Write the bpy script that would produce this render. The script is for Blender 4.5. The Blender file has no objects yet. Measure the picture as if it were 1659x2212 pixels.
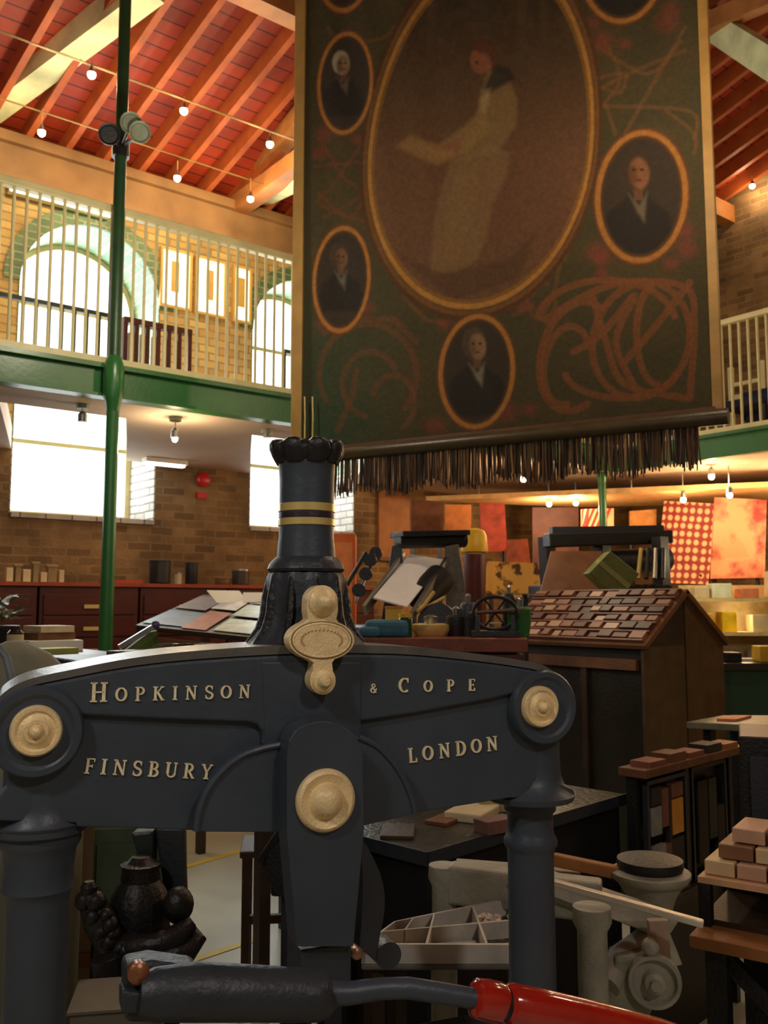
import bpy, math, random
from mathutils import Vector, Matrix
random.seed(7)
C = bpy.context.scene.collection
PI = math.pi
# ------------------------------------------------------------------ camera model
FPX = 1963.0
PITCH = math.radians(5.82)
YAW = math.radians(51.9)            # view direction, angle from +X
EYE = 1.6
cF = (math.cos(YAW), math.sin(YAW)); cR = (math.sin(YAW), -math.cos(YAW))
def level(px, py):
    a = (px-829.5)/FPX; b = (1106-py)/FPX
    return a, math.cos(PITCH)-b*math.sin(PITCH), math.sin(PITCH)+b*math.cos(PITCH)
def gw(lat, fwd, z=0.0):
    return Vector((cF[0]*fwd+cR[0]*lat, cF[1]*fwd+cR[1]*lat, z))
def W(px, py, D):                    # sight line met at forward distance D
    a, f, u = level(px, py)
    return gw(a/f*D, D, EYE+u/f*D)
def Wz(px, py, z):                   # sight line met at height z
    a, f, u = level(px, py)
    return W(px, py, (z-EYE)*f/u)
def Wy(px, py, y):
    d = W(px, py, 1.0); k = y/d.y
    return W(px, py, k)
def Wx(px, py, x):
    d = W(px, py, 1.0); return W(px, py, x/d.x)
def pxm(D): return D/1973.0          # metres per photo pixel at distance D
def az(deg): return YAW-math.radians(deg)   # world rotation of an axis deg right of the view
class Fr:
    def __init__(s, o, rot):
        s.o = Vector((o[0], o[1], 0)); s.r = rot
        s.u = Vector((math.cos(rot), math.sin(rot), 0)); s.v = Vector((-math.sin(rot), math.cos(rot), 0))
    def w(s, u, v, z): return s.o+s.u*u+s.v*v+Vector((0, 0, z))
    def on(s, px, py, v=0.0):        # local (u,z) where the sight line meets plane v
        d = W(px, py, 1.0)-Vector((0, 0, EYE))
        k = (s.o.dot(s.v)+v)/d.dot(s.v)
        p = Vector((0, 0, EYE))+d*k
        return ((p-s.o).dot(s.u), p.z)
    def pw(s, px, py, v=0.0):
        u, z = s.on(px, py, v); return s.w(u, v, z)
# ------------------------------------------------------------------ materials
def s2l(c):
    out = []
    for v in c[:3]:
        v = v/255.0
        out.append(v/12.92 if v <= .04045 else ((v+.055)/1.055)**2.4)
    return (out[0], out[1], out[2], 1)
MATS = {}
def mat(name, rgb, rough=.6, metal=0.0, var=.18, scale=12, bump=.15, spec=.5, coat=0.0, emit=0.0, ecol=None, bs=None):
    if name in MATS: return MATS[name]
    m = bpy.data.materials.new(name); m.use_nodes = True
    nt = m.node_tree; b = nt.nodes['Principled BSDF']
    col = s2l(rgb)
    b.inputs['Roughness'].default_value = rough; b.inputs['Metallic'].default_value = metal
    b.inputs['Specular IOR Level'].default_value = spec
    b.inputs['Coat Weight'].default_value = coat
    if emit:
        b.inputs['Emission Color'].default_value = s2l(ecol or rgb); b.inputs['Emission Strength'].default_value = emit
    if var > 0:
        tc = nt.nodes.new('ShaderNodeTexCoord'); n = nt.nodes.new('ShaderNodeTexNoise')
        n.inputs['Scale'].default_value = scale; n.inputs['Detail'].default_value = 4
        nt.links.new(tc.outputs['Object'], n.inputs['Vector'])
        r = nt.nodes.new('ShaderNodeValToRGB')
        r.color_ramp.elements[0].position = .3; r.color_ramp.elements[1].position = .7
        r.color_ramp.elements[0].color = tuple(c*(1-var) for c in col[:3])+(1,)
        r.color_ramp.elements[1].color = tuple(min(1, c*(1+var)) for c in col[:3])+(1,)
        nt.links.new(n.outputs['Fac'], r.inputs['Fac']); nt.links.new(r.outputs['Color'], b.inputs['Base Color'])
        if bump:
            bp = nt.nodes.new('ShaderNodeBump'); bp.inputs['Strength'].default_value = bump; bp.inputs['Distance'].default_value = .01
            n2 = nt.nodes.new('ShaderNodeTexNoise'); n2.inputs['Scale'].default_value = bs or scale*6; n2.inputs['Detail'].default_value = 3
            nt.links.new(tc.outputs['Object'], n2.inputs['Vector'])
            nt.links.new(n2.outputs['Fac'], bp.inputs['Height']); nt.links.new(bp.outputs['Normal'], b.inputs['Normal'])
    else:
        b.inputs['Base Color'].default_value = col
    MATS[name] = m; return m
def mat_brick(name, c1, c2, mortar, bw=.22, bh=.075, rough=.85, var=.5, bias=0.0):
    m = bpy.data.materials.new(name); m.use_nodes = True; nt = m.node_tree; b = nt.nodes['Principled BSDF']
    tc = nt.nodes.new('ShaderNodeTexCoord'); sp = nt.nodes.new('ShaderNodeSeparateXYZ'); ad = nt.nodes.new('ShaderNodeMath')
    cb = nt.nodes.new('ShaderNodeCombineXYZ'); br = nt.nodes.new('ShaderNodeTexBrick')
    nt.links.new(tc.outputs['Object'], sp.inputs[0]); nt.links.new(sp.outputs['X'], ad.inputs[0]); nt.links.new(sp.outputs['Y'], ad.inputs[1])
    nt.links.new(ad.outputs[0], cb.inputs['X']); nt.links.new(sp.outputs['Z'], cb.inputs['Y'])
    ns = nt.nodes.new('ShaderNodeTexNoise'); ns.inputs['Scale'].default_value = 5; nt.links.new(tc.outputs['Object'], ns.inputs['Vector'])
    mx0 = nt.nodes.new('ShaderNodeVectorMath'); mx0.operation = 'MULTIPLY_ADD'
    nt.links.new(ns.outputs['Color'], mx0.inputs[0]); mx0.inputs[1].default_value = (.02, .02, 0); nt.links.new(cb.outputs[0], mx0.inputs[2])
    nt.links.new(mx0.outputs[0], br.inputs['Vector'])
    br.inputs['Color1'].default_value = s2l(c1); br.inputs['Color2'].default_value = s2l(c2); br.inputs['Mortar'].default_value = s2l(mortar)
    br.inputs['Scale'].default_value = 1; br.inputs['Brick Width'].default_value = bw; br.inputs['Row Height'].default_value = bh
    br.inputs['Mortar Size'].default_value = .008; br.inputs['Bias'].default_value = bias
    n = nt.nodes.new('ShaderNodeTexNoise'); n.inputs['Scale'].default_value = 2.2; n.inputs['Detail'].default_value = 8; nt.links.new(tc.outputs['Object'], n.inputs['Vector'])
    r = nt.nodes.new('ShaderNodeValToRGB'); r.color_ramp.elements[0].color = (1-var,)*3+(1,); r.color_ramp.elements[1].color = (1+var*.4,)*3+(1,)
    r.color_ramp.elements[0].position = .32; r.color_ramp.elements[1].position = .68
    nt.links.new(n.outputs['Fac'], r.inputs['Fac'])
    mx = nt.nodes.new('ShaderNodeMix'); mx.data_type = 'RGBA'; mx.blend_type = 'MULTIPLY'; mx.inputs['Factor'].default_value = 1
    nt.links.new(br.outputs['Color'], mx.inputs['A']); nt.links.new(r.outputs['Color'], mx.inputs['B']); nt.links.new(mx.outputs['Result'], b.inputs['Base Color'])
    bp = nt.nodes.new('ShaderNodeBump'); bp.inputs['Strength'].default_value = .6; bp.inputs['Distance'].default_value = .012
    n3 = nt.nodes.new('ShaderNodeTexNoise'); n3.inputs['Scale'].default_value = 30; nt.links.new(tc.outputs['Object'], n3.inputs['Vector'])
    m3 = nt.nodes.new('ShaderNodeMath'); m3.operation = 'SUBTRACT'; nt.links.new(n3.outputs['Fac'], m3.inputs[0]); nt.links.new(br.outputs['Fac'], m3.inputs[1])
    nt.links.new(m3.outputs[0], bp.inputs['Height']); nt.links.new(bp.outputs['Normal'], b.inputs['Normal'])
    b.inputs['Roughness'].default_value = rough; MATS[name] = m; return m
def mat_planks(name, c1, c2, gap, w=.11, ax='Y', rough=.6, length=2.4):
    m = bpy.data.materials.new(name); m.use_nodes = True; nt = m.node_tree; b = nt.nodes['Principled BSDF']
    tc = nt.nodes.new('ShaderNodeTexCoord'); sp = nt.nodes.new('ShaderNodeSeparateXYZ'); cb = nt.nodes.new('ShaderNodeCombineXYZ'); br = nt.nodes.new('ShaderNodeTexBrick')
    nt.links.new(tc.outputs['Object'], sp.inputs[0]); nt.links.new(sp.outputs['X' if ax == 'Y' else 'Y'], cb.inputs['X']); nt.links.new(sp.outputs[ax], cb.inputs['Y'])
    nt.links.new(cb.outputs[0], br.inputs['Vector'])
    br.inputs['Color1'].default_value = s2l(c1); br.inputs['Color2'].default_value = s2l(c2); br.inputs['Mortar'].default_value = s2l(gap)
    br.inputs['Scale'].default_value = 1; br.inputs['Brick Width'].default_value = length; br.inputs['Row Height'].default_value = w; br.inputs['Mortar Size'].default_value = .006
    n = nt.nodes.new('ShaderNodeTexNoise'); n.inputs['Scale'].default_value = 5; n.inputs['Detail'].default_value = 6; nt.links.new(tc.outputs['Object'], n.inputs['Vector'])
    mx = nt.nodes.new('ShaderNodeMix'); mx.data_type = 'RGBA'; mx.blend_type = 'MULTIPLY'; mx.inputs['Factor'].default_value = .55
    nt.links.new(br.outputs['Color'], mx.inputs['A']); nt.links.new(n.outputs['Fac'], mx.inputs['B']); nt.links.new(mx.outputs['Result'], b.inputs['Base Color'])
    b.inputs['Roughness'].default_value = rough; MATS[name] = m; return m
def mat_glass(name):
    m = bpy.data.materials.new(name); m.use_nodes = True; nt = m.node_tree; nt.nodes.remove(nt.nodes['Principled BSDF'])
    out = nt.nodes['Material Output']; t = nt.nodes.new('ShaderNodeBsdfTransparent'); g = nt.nodes.new('ShaderNodeBsdfGlossy'); g.inputs['Roughness'].default_value = .03
    t.inputs['Color'].default_value = (.97, .99, .98, 1); x = nt.nodes.new('ShaderNodeMixShader'); x.inputs[0].default_value = .06
    nt.links.new(t.outputs[0], x.inputs[1]); nt.links.new(g.outputs[0], x.inputs[2]); nt.links.new(x.outputs[0], out.inputs[0]); MATS[name] = m; return m
# ------------------------------------------------------------------ mesh builder (world coordinates)
class MB:
    def __init__(s): s.v = []; s.f = []; s.fm = []; s.M = Matrix.Identity(4); s.mi = 0
    def add(s, vs, fs):
        n = len(s.v); s.v += [s.M @ Vector(p) for p in vs]; s.f += [tuple(i+n for i in f) for f in fs]; s.fm += [s.mi]*len(fs); return s
    def box(s, x0, x1, y0, y1, z0, z1):
        return s.add([(x0, y0, z0), (x1, y0, z0), (x1, y1, z0), (x0, y1, z0), (x0, y0, z1), (x1, y0, z1), (x1, y1, z1), (x0, y1, z1)],
                     [(0, 3, 2, 1), (4, 5, 6, 7), (0, 1, 5, 4), (1, 2, 6, 5), (2, 3, 7, 6), (3, 0, 4, 7)])
    def hexa(s, a, b):               # two quads of four points
        return s.add(list(a)+list(b), [(3, 2, 1, 0), (4, 5, 6, 7), (0, 1, 5, 4), (1, 2, 6, 5), (2, 3, 7, 6), (3, 0, 4, 7)])
    def bar(s, p, q, w, h, up=(0, 0, 1)):    # rectangular bar p->q, w sideways, h along up
        p = Vector(p); q = Vector(q); d = (q-p).normalized(); up = Vector(up)
        sd = d.cross(up)
        if sd.length < 1e-5: sd = d.cross(Vector((1, 0, 0)))
        sd.normalize(); u2 = sd.cross(d); a = sd*(w/2); b = u2*(h/2)
        return s.hexa([p-a-b, p+a-b, p+a+b, p-a+b], [q-a-b, q+a-b, q+a+b, q-a+b])
    def prism(s, pts, e):            # closed 3-D polygon swept by vector e
        n = len(pts); e = Vector(e); P = [Vector(p) for p in pts]
        s.add(P+[p+e for p in P], [tuple(range(n))[::-1], tuple(range(n, 2*n))]+[(i, (i+1) % n, n+(i+1) % n, n+i) for i in range(n)]); return s
    def tube(s, pts, r, n=12, caps=True, flat=1.0):
        P = [Vector(p) for p in pts]; R = r if isinstance(r, (list, tuple)) else [r]*len(P)
        vs = []; prev = None
        for i, p in enumerate(P):
            d = (P[min(i+1, len(P)-1)]-P[max(i-1, 0)]).normalized()
            if prev is None:
                a = d.cross(Vector((0, 0, 1)))
                if a.length < 1e-4: a = d.cross(Vector((1, 0, 0)))
            else:
                a = prev-d*prev.dot(d)
            a.normalize(); prev = a; b = d.cross(a)
            for k in range(n):
                t = 2*PI*k/n; vs.append(p+a*(R[i]*math.cos(t))+b*(R[i]*flat*math.sin(t)))
        fs = [(i*n+k, i*n+(k+1) % n, (i+1)*n+(k+1) % n, (i+1)*n+k) for i in range(len(P)-1) for k in range(n)]
        if caps: fs += [tuple(range(n))[::-1], tuple(range((len(P)-1)*n, len(P)*n))]
        return s.add(vs, fs)
    def lathe(s, c, prof, n=32, axis=(0, 0, 1), rib=0, ra=0.0, x=None):   # prof: (height along axis, radius)
        c = Vector(c); d = Vector(axis).normalized(); a = Vector(x) if x else d.cross(Vector((0, 0, 1)))
        if a.length < 1e-4: a = Vector((1, 0, 0))
        a.normalize(); b = d.cross(a); vs = []
        for h, r in prof:
            for k in range(n):
                t = 2*PI*k/n; rr = r*(1+ra*math.cos(rib*t)) if rib else r
                vs.append(c+d*h+a*(rr*math.cos(t))+b*(rr*math.sin(t)))
        m = len(prof)
        fs = [(i*n+k, i*n+(k+1) % n, (i+1)*n+(k+1) % n, (i+1)*n+k) for i in range(m-1) for k in range(n)]
        fs += [tuple(range(n))[::-1], tuple(range((m-1)*n, m*n))]
        return s.add(vs, fs)
    def ball(s, c, r, n=14, sq=(1, 1, 1)):
        c = Vector(c); vs = []; m = n//2
        for i in range(1, m):
            f = PI*i/m
            for k in range(n):
                t = 2*PI*k/n; vs.append((c.x+r*sq[0]*math.sin(f)*math.cos(t), c.y+r*sq[1]*math.sin(f)*math.sin(t), c.z+r*sq[2]*math.cos(f)))
        vs += [(c.x, c.y, c.z+r*sq[2]), (c.x, c.y, c.z-r*sq[2])]; L = len(vs)
        fs = [(i*n+k, i*n+(k+1) % n, (i+1)*n+(k+1) % n, (i+1)*n+k) for i in range(m-2) for k in range(n)]
        fs += [(L-2, (k+1) % n, k) for k in range(n)]+[(L-1, (m-2)*n+k, (m-2)*n+(k+1) % n) for k in range(n)]
        return s.add(vs, fs)
    def build(s, name, m, parent=None, smooth=False, bevel=0.0, seg=2, base=True, label=None):
        me = bpy.data.meshes.new(name); o = bpy.data.objects.new(name, me)
        if parent is not None:
            inv = ROOTM[parent.name].inverted(); vs = [inv @ v for v in s.v]; o.parent = parent; ROOTM[o.name] = ROOTM[parent.name]
        else:
            if base:
                xs = [v.x for v in s.v]; ys = [v.y for v in s.v]; zs = [v.z for v in s.v]
                off = Vector(((min(xs)+max(xs))/2, (min(ys)+max(ys))/2, min(zs)))
            else: off = Vector((0, 0, 0))
            o.location = off; vs = [v-off for v in s.v]; ROOTM[o.name] = Matrix.Translation(off)
        me.from_pydata([tuple(v) for v in vs], [], s.f); me.validate()
        import bmesh as _b
        bm = _b.new(); bm.from_mesh(me); _b.ops.recalc_face_normals(bm, faces=bm.faces); bm.to_mesh(me); bm.free()
        for x in (m if isinstance(m, (list, tuple)) else [m]): me.materials.append(x)
        if isinstance(m, (list, tuple)) and len(s.fm) == len(me.polygons):
            for p, i in zip(me.polygons, s.fm): p.material_index = i
        C.objects.link(o)
        if smooth:
            for p in me.polygons: p.use_smooth = True
            try: me.set_sharp_from_angle(angle=math.radians(38))
            except Exception: pass
        if bevel:
            b = o.modifiers.new('bevel', 'BEVEL'); b.width = bevel; b.segments = seg; b.limit_method = 'ANGLE'; b.angle_limit = math.radians(40)
            b.harden_normals = False
        if label: o['label'] = label
        return o
ROOTM = {}
def thing(name, label, cat, loc=(0, 0, 0), rotz=0.0, group=None, kind=None):
    o = bpy.data.objects.new(name, None); C.objects.link(o); o.location = loc; o.rotation_euler = (0, 0, rotz); o.empty_display_size = .1
    ROOTM[o.name] = Matrix.Translation(Vector(loc)) @ Matrix.Rotation(rotz, 4, 'Z')
    o['label'] = label; o['category'] = cat
    if group: o['group'] = group
    if kind: o['kind'] = kind
    return o
def tag(o, label, cat, group=None, kind=None):
    o['label'] = label; o['category'] = cat
    if group: o['group'] = group
    if kind: o['kind'] = kind
    return o
def struct(o, label=None):
    o['kind'] = 'structure'
    if label: o['label'] = label
    return o
def dup(root, loc=None, rotz=None, label=None, group=None):
    def cp(o, par):
        c = o.copy(); C.objects.link(c); ROOTM[c.name] = ROOTM[o.name]
        if par: c.parent = par
        for ch in kids(o): cp(ch, c)
        return c
    def kids(o): return [x for x in list(C.objects) if x.parent == o]
    r = cp(root, None)
    if loc is not None: r.location = loc
    if rotz is not None: r.rotation_euler = (0, 0, rotz)
    if label: r['label'] = label
    if group: r['group'] = group
    return r
def obox(fr, u0, u1, v0, v1, z0, z1, mb=None):     # box in a frame
    mb = mb or MB(); q = [fr.w(u0, v0, z0), fr.w(u1, v0, z0), fr.w(u1, v1, z0), fr.w(u0, v1, z0)]
    h = Vector((0, 0, z1-z0)); return mb.hexa(q, [p+h for p in q])
def rbox(c, sx, sy, sz, rot, mb=None, tilt=0.0, roll=0.0):   # box standing on c
    mb = mb or MB(); M = mb.M; mb.M = M @ Matrix.Translation(Vector(c)) @ Matrix.Rotation(rot, 4, 'Z') @ Matrix.Rotation(tilt, 4, 'X') @ Matrix.Rotation(roll, 4, 'Y')
    mb.box(-sx/2, sx/2, -sy/2, sy/2, 0, sz); mb.M = M; return mb
# ------------------------------------------------------------------ palette
IRON = mat('blue black iron paint', (60, 68, 78), .42, 0, .12, 9, .12, .5)
IRON2 = mat('dark iron paint', (46, 51, 58), .45, 0, .15, 14, .2)
BLACK = mat('black iron', (26, 26, 27), .45, 0, .25, 16, .3)
GOLD = mat('gold paint', (244, 216, 162), .42, .12, .1, 40, .2)
BRASS = mat('polished brass', (232, 206, 130), .28, .45, .05, 8, 0)
REDW = mat('red varnished wood', (176, 34, 18), .16, 0, .2, 10, .05, .6, coat=.6)
BRICK = mat_brick('brown stock brick', (152, 118, 76), (112, 84, 52), (140, 118, 84))
BRICKG = mat_brick('green glazed brick', (112, 140, 96), (88, 122, 84), (150, 160, 120), .2, .07, .45, .3)
BRICKW = mat_brick('white painted brick', (206, 200, 190), (180, 170, 160), (120, 112, 104), .22, .075, .7, .35)
BRICK_LIT = mat_brick('lamp lit brick', (214, 184, 116), (190, 156, 92), (160, 138, 92), .22, .075, .8, .3)  # upper wall brick with the halogen glow put into its colour
GREEN = mat('green gloss paint', (46, 106, 52), .3, 0, .12, 6, .06)
CREAM = mat('cream paint', (214, 204, 152), .45, 0, .08, 10, .05)
SOFF = mat('beige soffit plaster', (196, 176, 152), .75, 0, .07, 3, .08)
WOODO = mat('orange pine timber', (158, 102, 52), .6, 0, .22, 6, .25)
WOODB = mat('brown oak', (112, 72, 42), .55, 0, .25, 9, .25)
WOODD = mat('dark stained wood', (58, 42, 28), .5, 0, .3, 9, .2)
WOODR = mat('dark red mahogany', (74, 24, 18), .4, 0, .25, 6, .1)
BATT = mat('yellow pine batten', (158, 122, 62), .6, 0, .15, 8, .2)
PLANK = mat_planks('red ceiling boards', (176, 58, 20), (146, 44, 14), (60, 16, 8), .12, 'Y', .55, 3.0)
RAFT = mat('red stained rafter', (158, 78, 32), .6, 0, .15, 8, .2)
FLOOR = mat('grey green lino', (192, 192, 172), .35, 0, .14, 1.6, .04)
YEL = mat('yellow floor tape', (214, 190, 60), .5, 0, .1, 10, 0)
CONC = mat('grey plaster', (140, 130, 116), .8, 0, .1, 3, .1)
GREYP = mat('grey iron paint', (158, 156, 140), .5, 0, .2, 14, .25)
STEEL = mat('bare steel', (170, 170, 166), .28, .9, .1, 12, .05)
WHITE = mat('white card', (232, 230, 222), .6, 0, .05, 8, 0)
PAPER = mat('aged paper', (206, 190, 150), .7, 0, .15, 9, 0)
GLASS = mat_glass('window glass')
BULB = mat('lamp glow', (255, 236, 190), .5, 0, 0, emit=60, ecol=(255, 226, 170))
REDP = mat('red enamel', (190, 30, 34), .3, 0, .05)
GRN2 = mat('dark green cloth', (40, 68, 48), .8, 0, .2, 14, .2)
OLIVE = mat('olive painted board', (104, 112, 42), .5, 0, .2, 14, .1)
BLUE = mat('blue cloth', (54, 104, 124), .7, 0, .2, 14, .3)
YELLOW = mat('yellow plastic', (222, 176, 36), .45, 0, .1)
ORANGE = mat('orange paint', (200, 92, 28), .45, 0, .12)
PINK = mat('pink print', (214, 120, 96), .7, 0, .35, 6, 0)
GREYC = mat('grey green cover cloth', (112, 112, 92), .8, 0, .15, 6, .2)
# ================================================================== ROOM SHELL
YW = 7.87; TH = .66; XE = 9.6; XMIN = -3.6; YMIN = -4.4; ZPL = 5.5
vp = W(-1237, 2366, 1.0)-Vector((0, 0, EYE))       # rafters run down along this direction
SL = -vp.z/vp.y; RD = vp.normalized()
def roofz(y): return ZPL+SL*(YW-y)
YR = 1.2
floor = MB().box(XMIN-.3, XE+.3, YMIN-.3, YW+TH, -.1, 0).build('floor', FLOOR, base=False); struct(floor)
# windows of the left wall: x range, each one tall arch through both storeys
WIN = [(-.08, 1.21), (2.19, 3.48), (4.47, 5.76)]
ZS = 2.36; ZC = 4.37
mb = MB()
xs = [XMIN-.3]+[x for w in WIN for x in w]+[XE+.3]
for i in range(0, len(xs), 2):
    mb.mi = 0; mb.box(xs[i], xs[i+1], YW, YW+TH, 0, 3.0); mb.mi = 1; mb.box(xs[i], xs[i+1], YW, YW+TH, 3.0, 5.7)
for a, b in WIN:
    mb.mi = 0; mb.box(a, b, YW, YW+TH, 0, ZS); mb.mi = 1
    c = (a+b)/2; r = (b-a)/2; N = 20
    for k in range(N):
        t0 = PI-PI*k/N; t1 = PI-PI*(k+1)/N
        p = [(c+r*math.cos(t0), ZC+r*math.sin(t0)), (c+r*math.cos(t1), ZC+r*math.sin(t1))]
        mb.prism([(p[0][0], YW, p[0][1]), (p[1][0], YW, p[1][1]), (p[1][0], YW, 5.7), (p[0][0], YW, 5.7)], (0, TH, 0))
struct(mb.build('wall_left', [BRICK, BRICK_LIT], base=False))
mb = MB(); mb.prism([(XE, YMIN-.3, 0), (XE, YW+TH, 0), (XE, YW+TH, 5.6), (XE, YR, roofz(YR)+.1), (XE, YMIN-.3, roofz(YR)+.1-SL*(YR-YMIN))], (.35, 0, 0))
struct(mb.build('wall_back', BRICK, base=False))
struct(MB().box(XMIN-.3, XMIN, YMIN, YW, 0, 8.4).build('wall_front', CONC, base=False))
struct(MB().box(XMIN, XE, YMIN-.3, YMIN, 0, 8.4).build('wall_right', CONC, base=False))
# arch linings (painted brick reveals)
tn = 0
for wi, (a, b) in enumerate(WIN):
    c = (a+b)/2; r = (b-a)/2; mb = MB(); N = 24; t = .012
    arc = [(a, 3.02)]+[(c+r*math.cos(PI-PI*k/N), ZC+r*math.sin(PI-PI*k/N)) for k in range(N+1)]+[(b, 3.02)]
    arc2 = [(a+t, 3.02)]+[(c+(r-t)*math.cos(PI-PI*k/N), ZC+(r-t)*math.sin(PI-PI*k/N)) for k in range(N+1)]+[(b-t, 3.02)]
    for k in range(len(arc)-1):
        q = [arc[k], arc[k+1], arc2[k+1], arc2[k]]
        mb.prism([(x, YW-.004, z) for x, z in q], (0, TH-.02, 0))
    ro = r+.13
    for k in range(N):
        t0 = PI-PI*k/N; t1 = PI-PI*(k+1)/N
        q = [(c+(r-.01)*math.cos(t0), ZC+(r-.01)*math.sin(t0)), (c+(r-.01)*math.cos(t1), ZC+(r-.01)*math.sin(t1)), (c+ro*math.cos(t1), ZC+ro*math.sin(t1)), (c+ro*math.cos(t0), ZC+ro*math.sin(t0))]
        mb.prism([(x, YW-.018, z) for x, z in q], (0, .016, 0))
    tn += 1; struct(mb.build('trim_%d' % tn, BRICKG, base=False))
    mb = MB(); mb.box(a, a+t, YW-.003, YW+TH-.02, ZS+.001, 3.019); mb.box(b-t, b, YW-.003, YW+TH-.02, ZS+.001, 3.019); mb.box(a+t, b-t, YW-.03, YW+TH-.02, ZS-.03, ZS+.012)
    tn += 1; struct(mb.build('trim_%d' % tn, BRICKW, base=False))
    # window: frame, glazing bars, pane
    yb = YW+TH-.1; f = .05; ri = r-t
    mb = MB()
    mb.box(a+t, a+t+f, yb, yb+.06, ZS+.013, ZC); mb.box(b-t-f, b-t, yb, yb+.06, ZS+.013, ZC); mb.box(a+t+f, b-t-f, yb, yb+.06, ZS+.013, ZS+.013+.07)
    for k in range(N):
        t0 = PI-PI*k/N; t1 = PI-PI*(k+1)/N
        q = [(c+ri*math.cos(t0), ZC+ri*math.sin(t0)), (c+ri*math.cos(t1), ZC+ri*math.sin(t1)), (c+(ri-f)*math.cos(t1), ZC+(ri-f)*math.sin(t1)), (c+(ri-f)*math.cos(t0), ZC+(ri-f)*math.sin(t0))]
        mb.prism([(x, yb, z) for x, z in q], (0, .06, 0))
    mb.box(a+t+f, b-t-f, yb+.012, yb+.05, ZC-.02, ZC+.02); mb.box(a+t+f, b-t-f, yb+.012, yb+.05, 3.06, 3.1)
    fr_ = mb.build('window_%d' % (wi+1), CREAM, base=False); struct(fr_)
    mb = MB(); mb.prism([(a+t+f, yb+.028, ZS+.08)]+[(c+(ri-f)*math.cos(PI-PI*k/N), yb+.028, ZC+(ri-f)*math.sin(PI-PI*k/N)) for k in range(N+1)]+[(b-t-f, yb+.028, ZS+.08)], (0, .005, 0))
    mb.build('window_pane', GLASS, fr_)
# three small square lights in the pier of the gallery wall: bright framed panels
PANELS = []
for k, (x0, x1, y0, y1) in enumerate([(347, 413, 532, 640), (422, 487, 552, 662), (503, 550, 577, 676)]):
    p = Wy(x0, y0, YW-.03); q = Wy(x1, y1, YW-.03)
    PANELS.append((p.x, min(q.x, 4.44), q.z, p.z))
zt = sum(p[3] for p in PANELS)/3; zb = sum(p[2] for p in PANELS)/3
MULL = mat('yellowed frame paint', (206, 168, 84), .5, 0, .1)
BLIND = mat('emissive blind', (255, 250, 226), .8, 0, 0, emit=2.0, ecol=(255, 244, 205))  # blind glows by emission in place of daylight behind it
zt = 4.98; zb = 4.4
for k, (x0, x1, _, _) in enumerate(PANELS):
    mb = MB(); f = .025
    mb.box(x0, x0+f, YW-.05, YW-.005, zb, zt); mb.box(x1-f, x1, YW-.05, YW-.005, zb, zt); mb.box(x0+f, x1-f, YW-.05, YW-.005, zb, zb+f); mb.box(x0+f, x1-f, YW-.05, YW-.005, zt-f, zt)
    w = mb.build('window_%d' % (5+k), MULL, base=False); struct(w)
    MB().box(x0+f, x1-f, YW-.03, YW-.01, zb+f, zt-f).build('blind', BLIND, w)
    mb = MB(); xm = (x0+x1)/2; mb.box(xm-.05, xm+.03, YW-.042, YW-.031, zb+.16, zt-.12); mb.build('motif', MULL, w)
# wall plate
tn += 1; struct(MB().box(XMIN, XE, YW-.16, YW-.001, 5.17, 5.52).build('trim_%d' % tn, mat('tan wall plate timber', (142, 108, 68), .65, 0, .25, 3, .2), base=False))
tn += 1; struct(MB().box(XMIN, XE, YW-.22, YW-.161, 5.47, 5.56).build('trim_%d' % tn, mat('tan wall plate timber', (142, 108, 68)), base=False))
# ceiling: boards, rafters, purlins, braces
mb = MB()
ya = YW+TH
mb.prism([(XMIN-.3, ya, roofz(ya)+.14), (XMIN-.3, YR, roofz(YR)+.14), (XMIN-.3, YR, roofz(YR)+.2), (XMIN-.3, ya, roofz(ya)+.2)], (XE-XMIN+.7, 0, 0))
mb.prism([(XMIN-.3, YR, roofz(YR)+.14), (XMIN-.3, YMIN-.3, roofz(YR)+.14-SL*(YR-YMIN+.3)), (XMIN-.3, YMIN-.3, roofz(YR)+.2-SL*(YR-YMIN+.3)), (XMIN-.3, YR, roofz(YR)+.2)], (XE-XMIN+.7, 0, 0))
ceil = mb.build('ceiling', PLANK, base=False); struct(ceil)
up = Vector((0, SL, 1)).normalized()
x = -1.2; n = 0
while x < 14.2:
    p0 = Vector((x, YW-.02, roofz(YW-.02)+.06)); L = (YW-.02-YR)/RD.y; p1 = p0-RD*L
    q0 = p0; q1 = p1
    def cl(a, b, xm, s):
        if (a.x-xm)*s > 0 and (b.x-xm)*s > 0: return None
        return a
    # clip to the room in x
    if p0.x > XE-.02:
        k = (XE-.02-p0.x)/(p1.x-p0.x)
        if k > .97: x += .335; continue
        q0 = p0.lerp(p1, k)
    if q0.y > YR+.3:
        MB().bar(q0, q1, .055, .15, up).build('rafter', RAFT, ceil); n += 1
    x += .335
for (yy, m, h) in ((5.63, WOODO, .2), (3.4, WOODO, .2), (2.6, WOODO, .2)):
    MB().box(XMIN, XE, yy-.08, yy+.08, roofz(yy)-.24, roofz(yy)-.03).build('purlin', m, ceil)
PALE = mat('pale lime washed timber', (204, 208, 160), .55, 0, .22, 5, .2)
def beam(a, b, w, h, m, label=None): MB().bar(a, b, w, h).build('brace_beam', m, ceil, label=label)
beam(W(330, -34, 6.3), W(-90, 282, 7.4), .2, .2, PALE, 'pale lime-washed brace')
beam(W(700, 362, 7.4), W(545, 440, 9.1), .12, .13, PALE, 'pale lime-washed brace')
beam(W(760, 120, 7.0), W(515, 420, 8.9), .16, .16, WOODO)
beam(W(760, 270, 7.0), W(480, 470, 9.0), .16, .16, WOODO)
beam(W(1520, 42, 7.7), W(1730, 176, 6.4), .1, .22, PALE, 'pale lime-washed brace')
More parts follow.
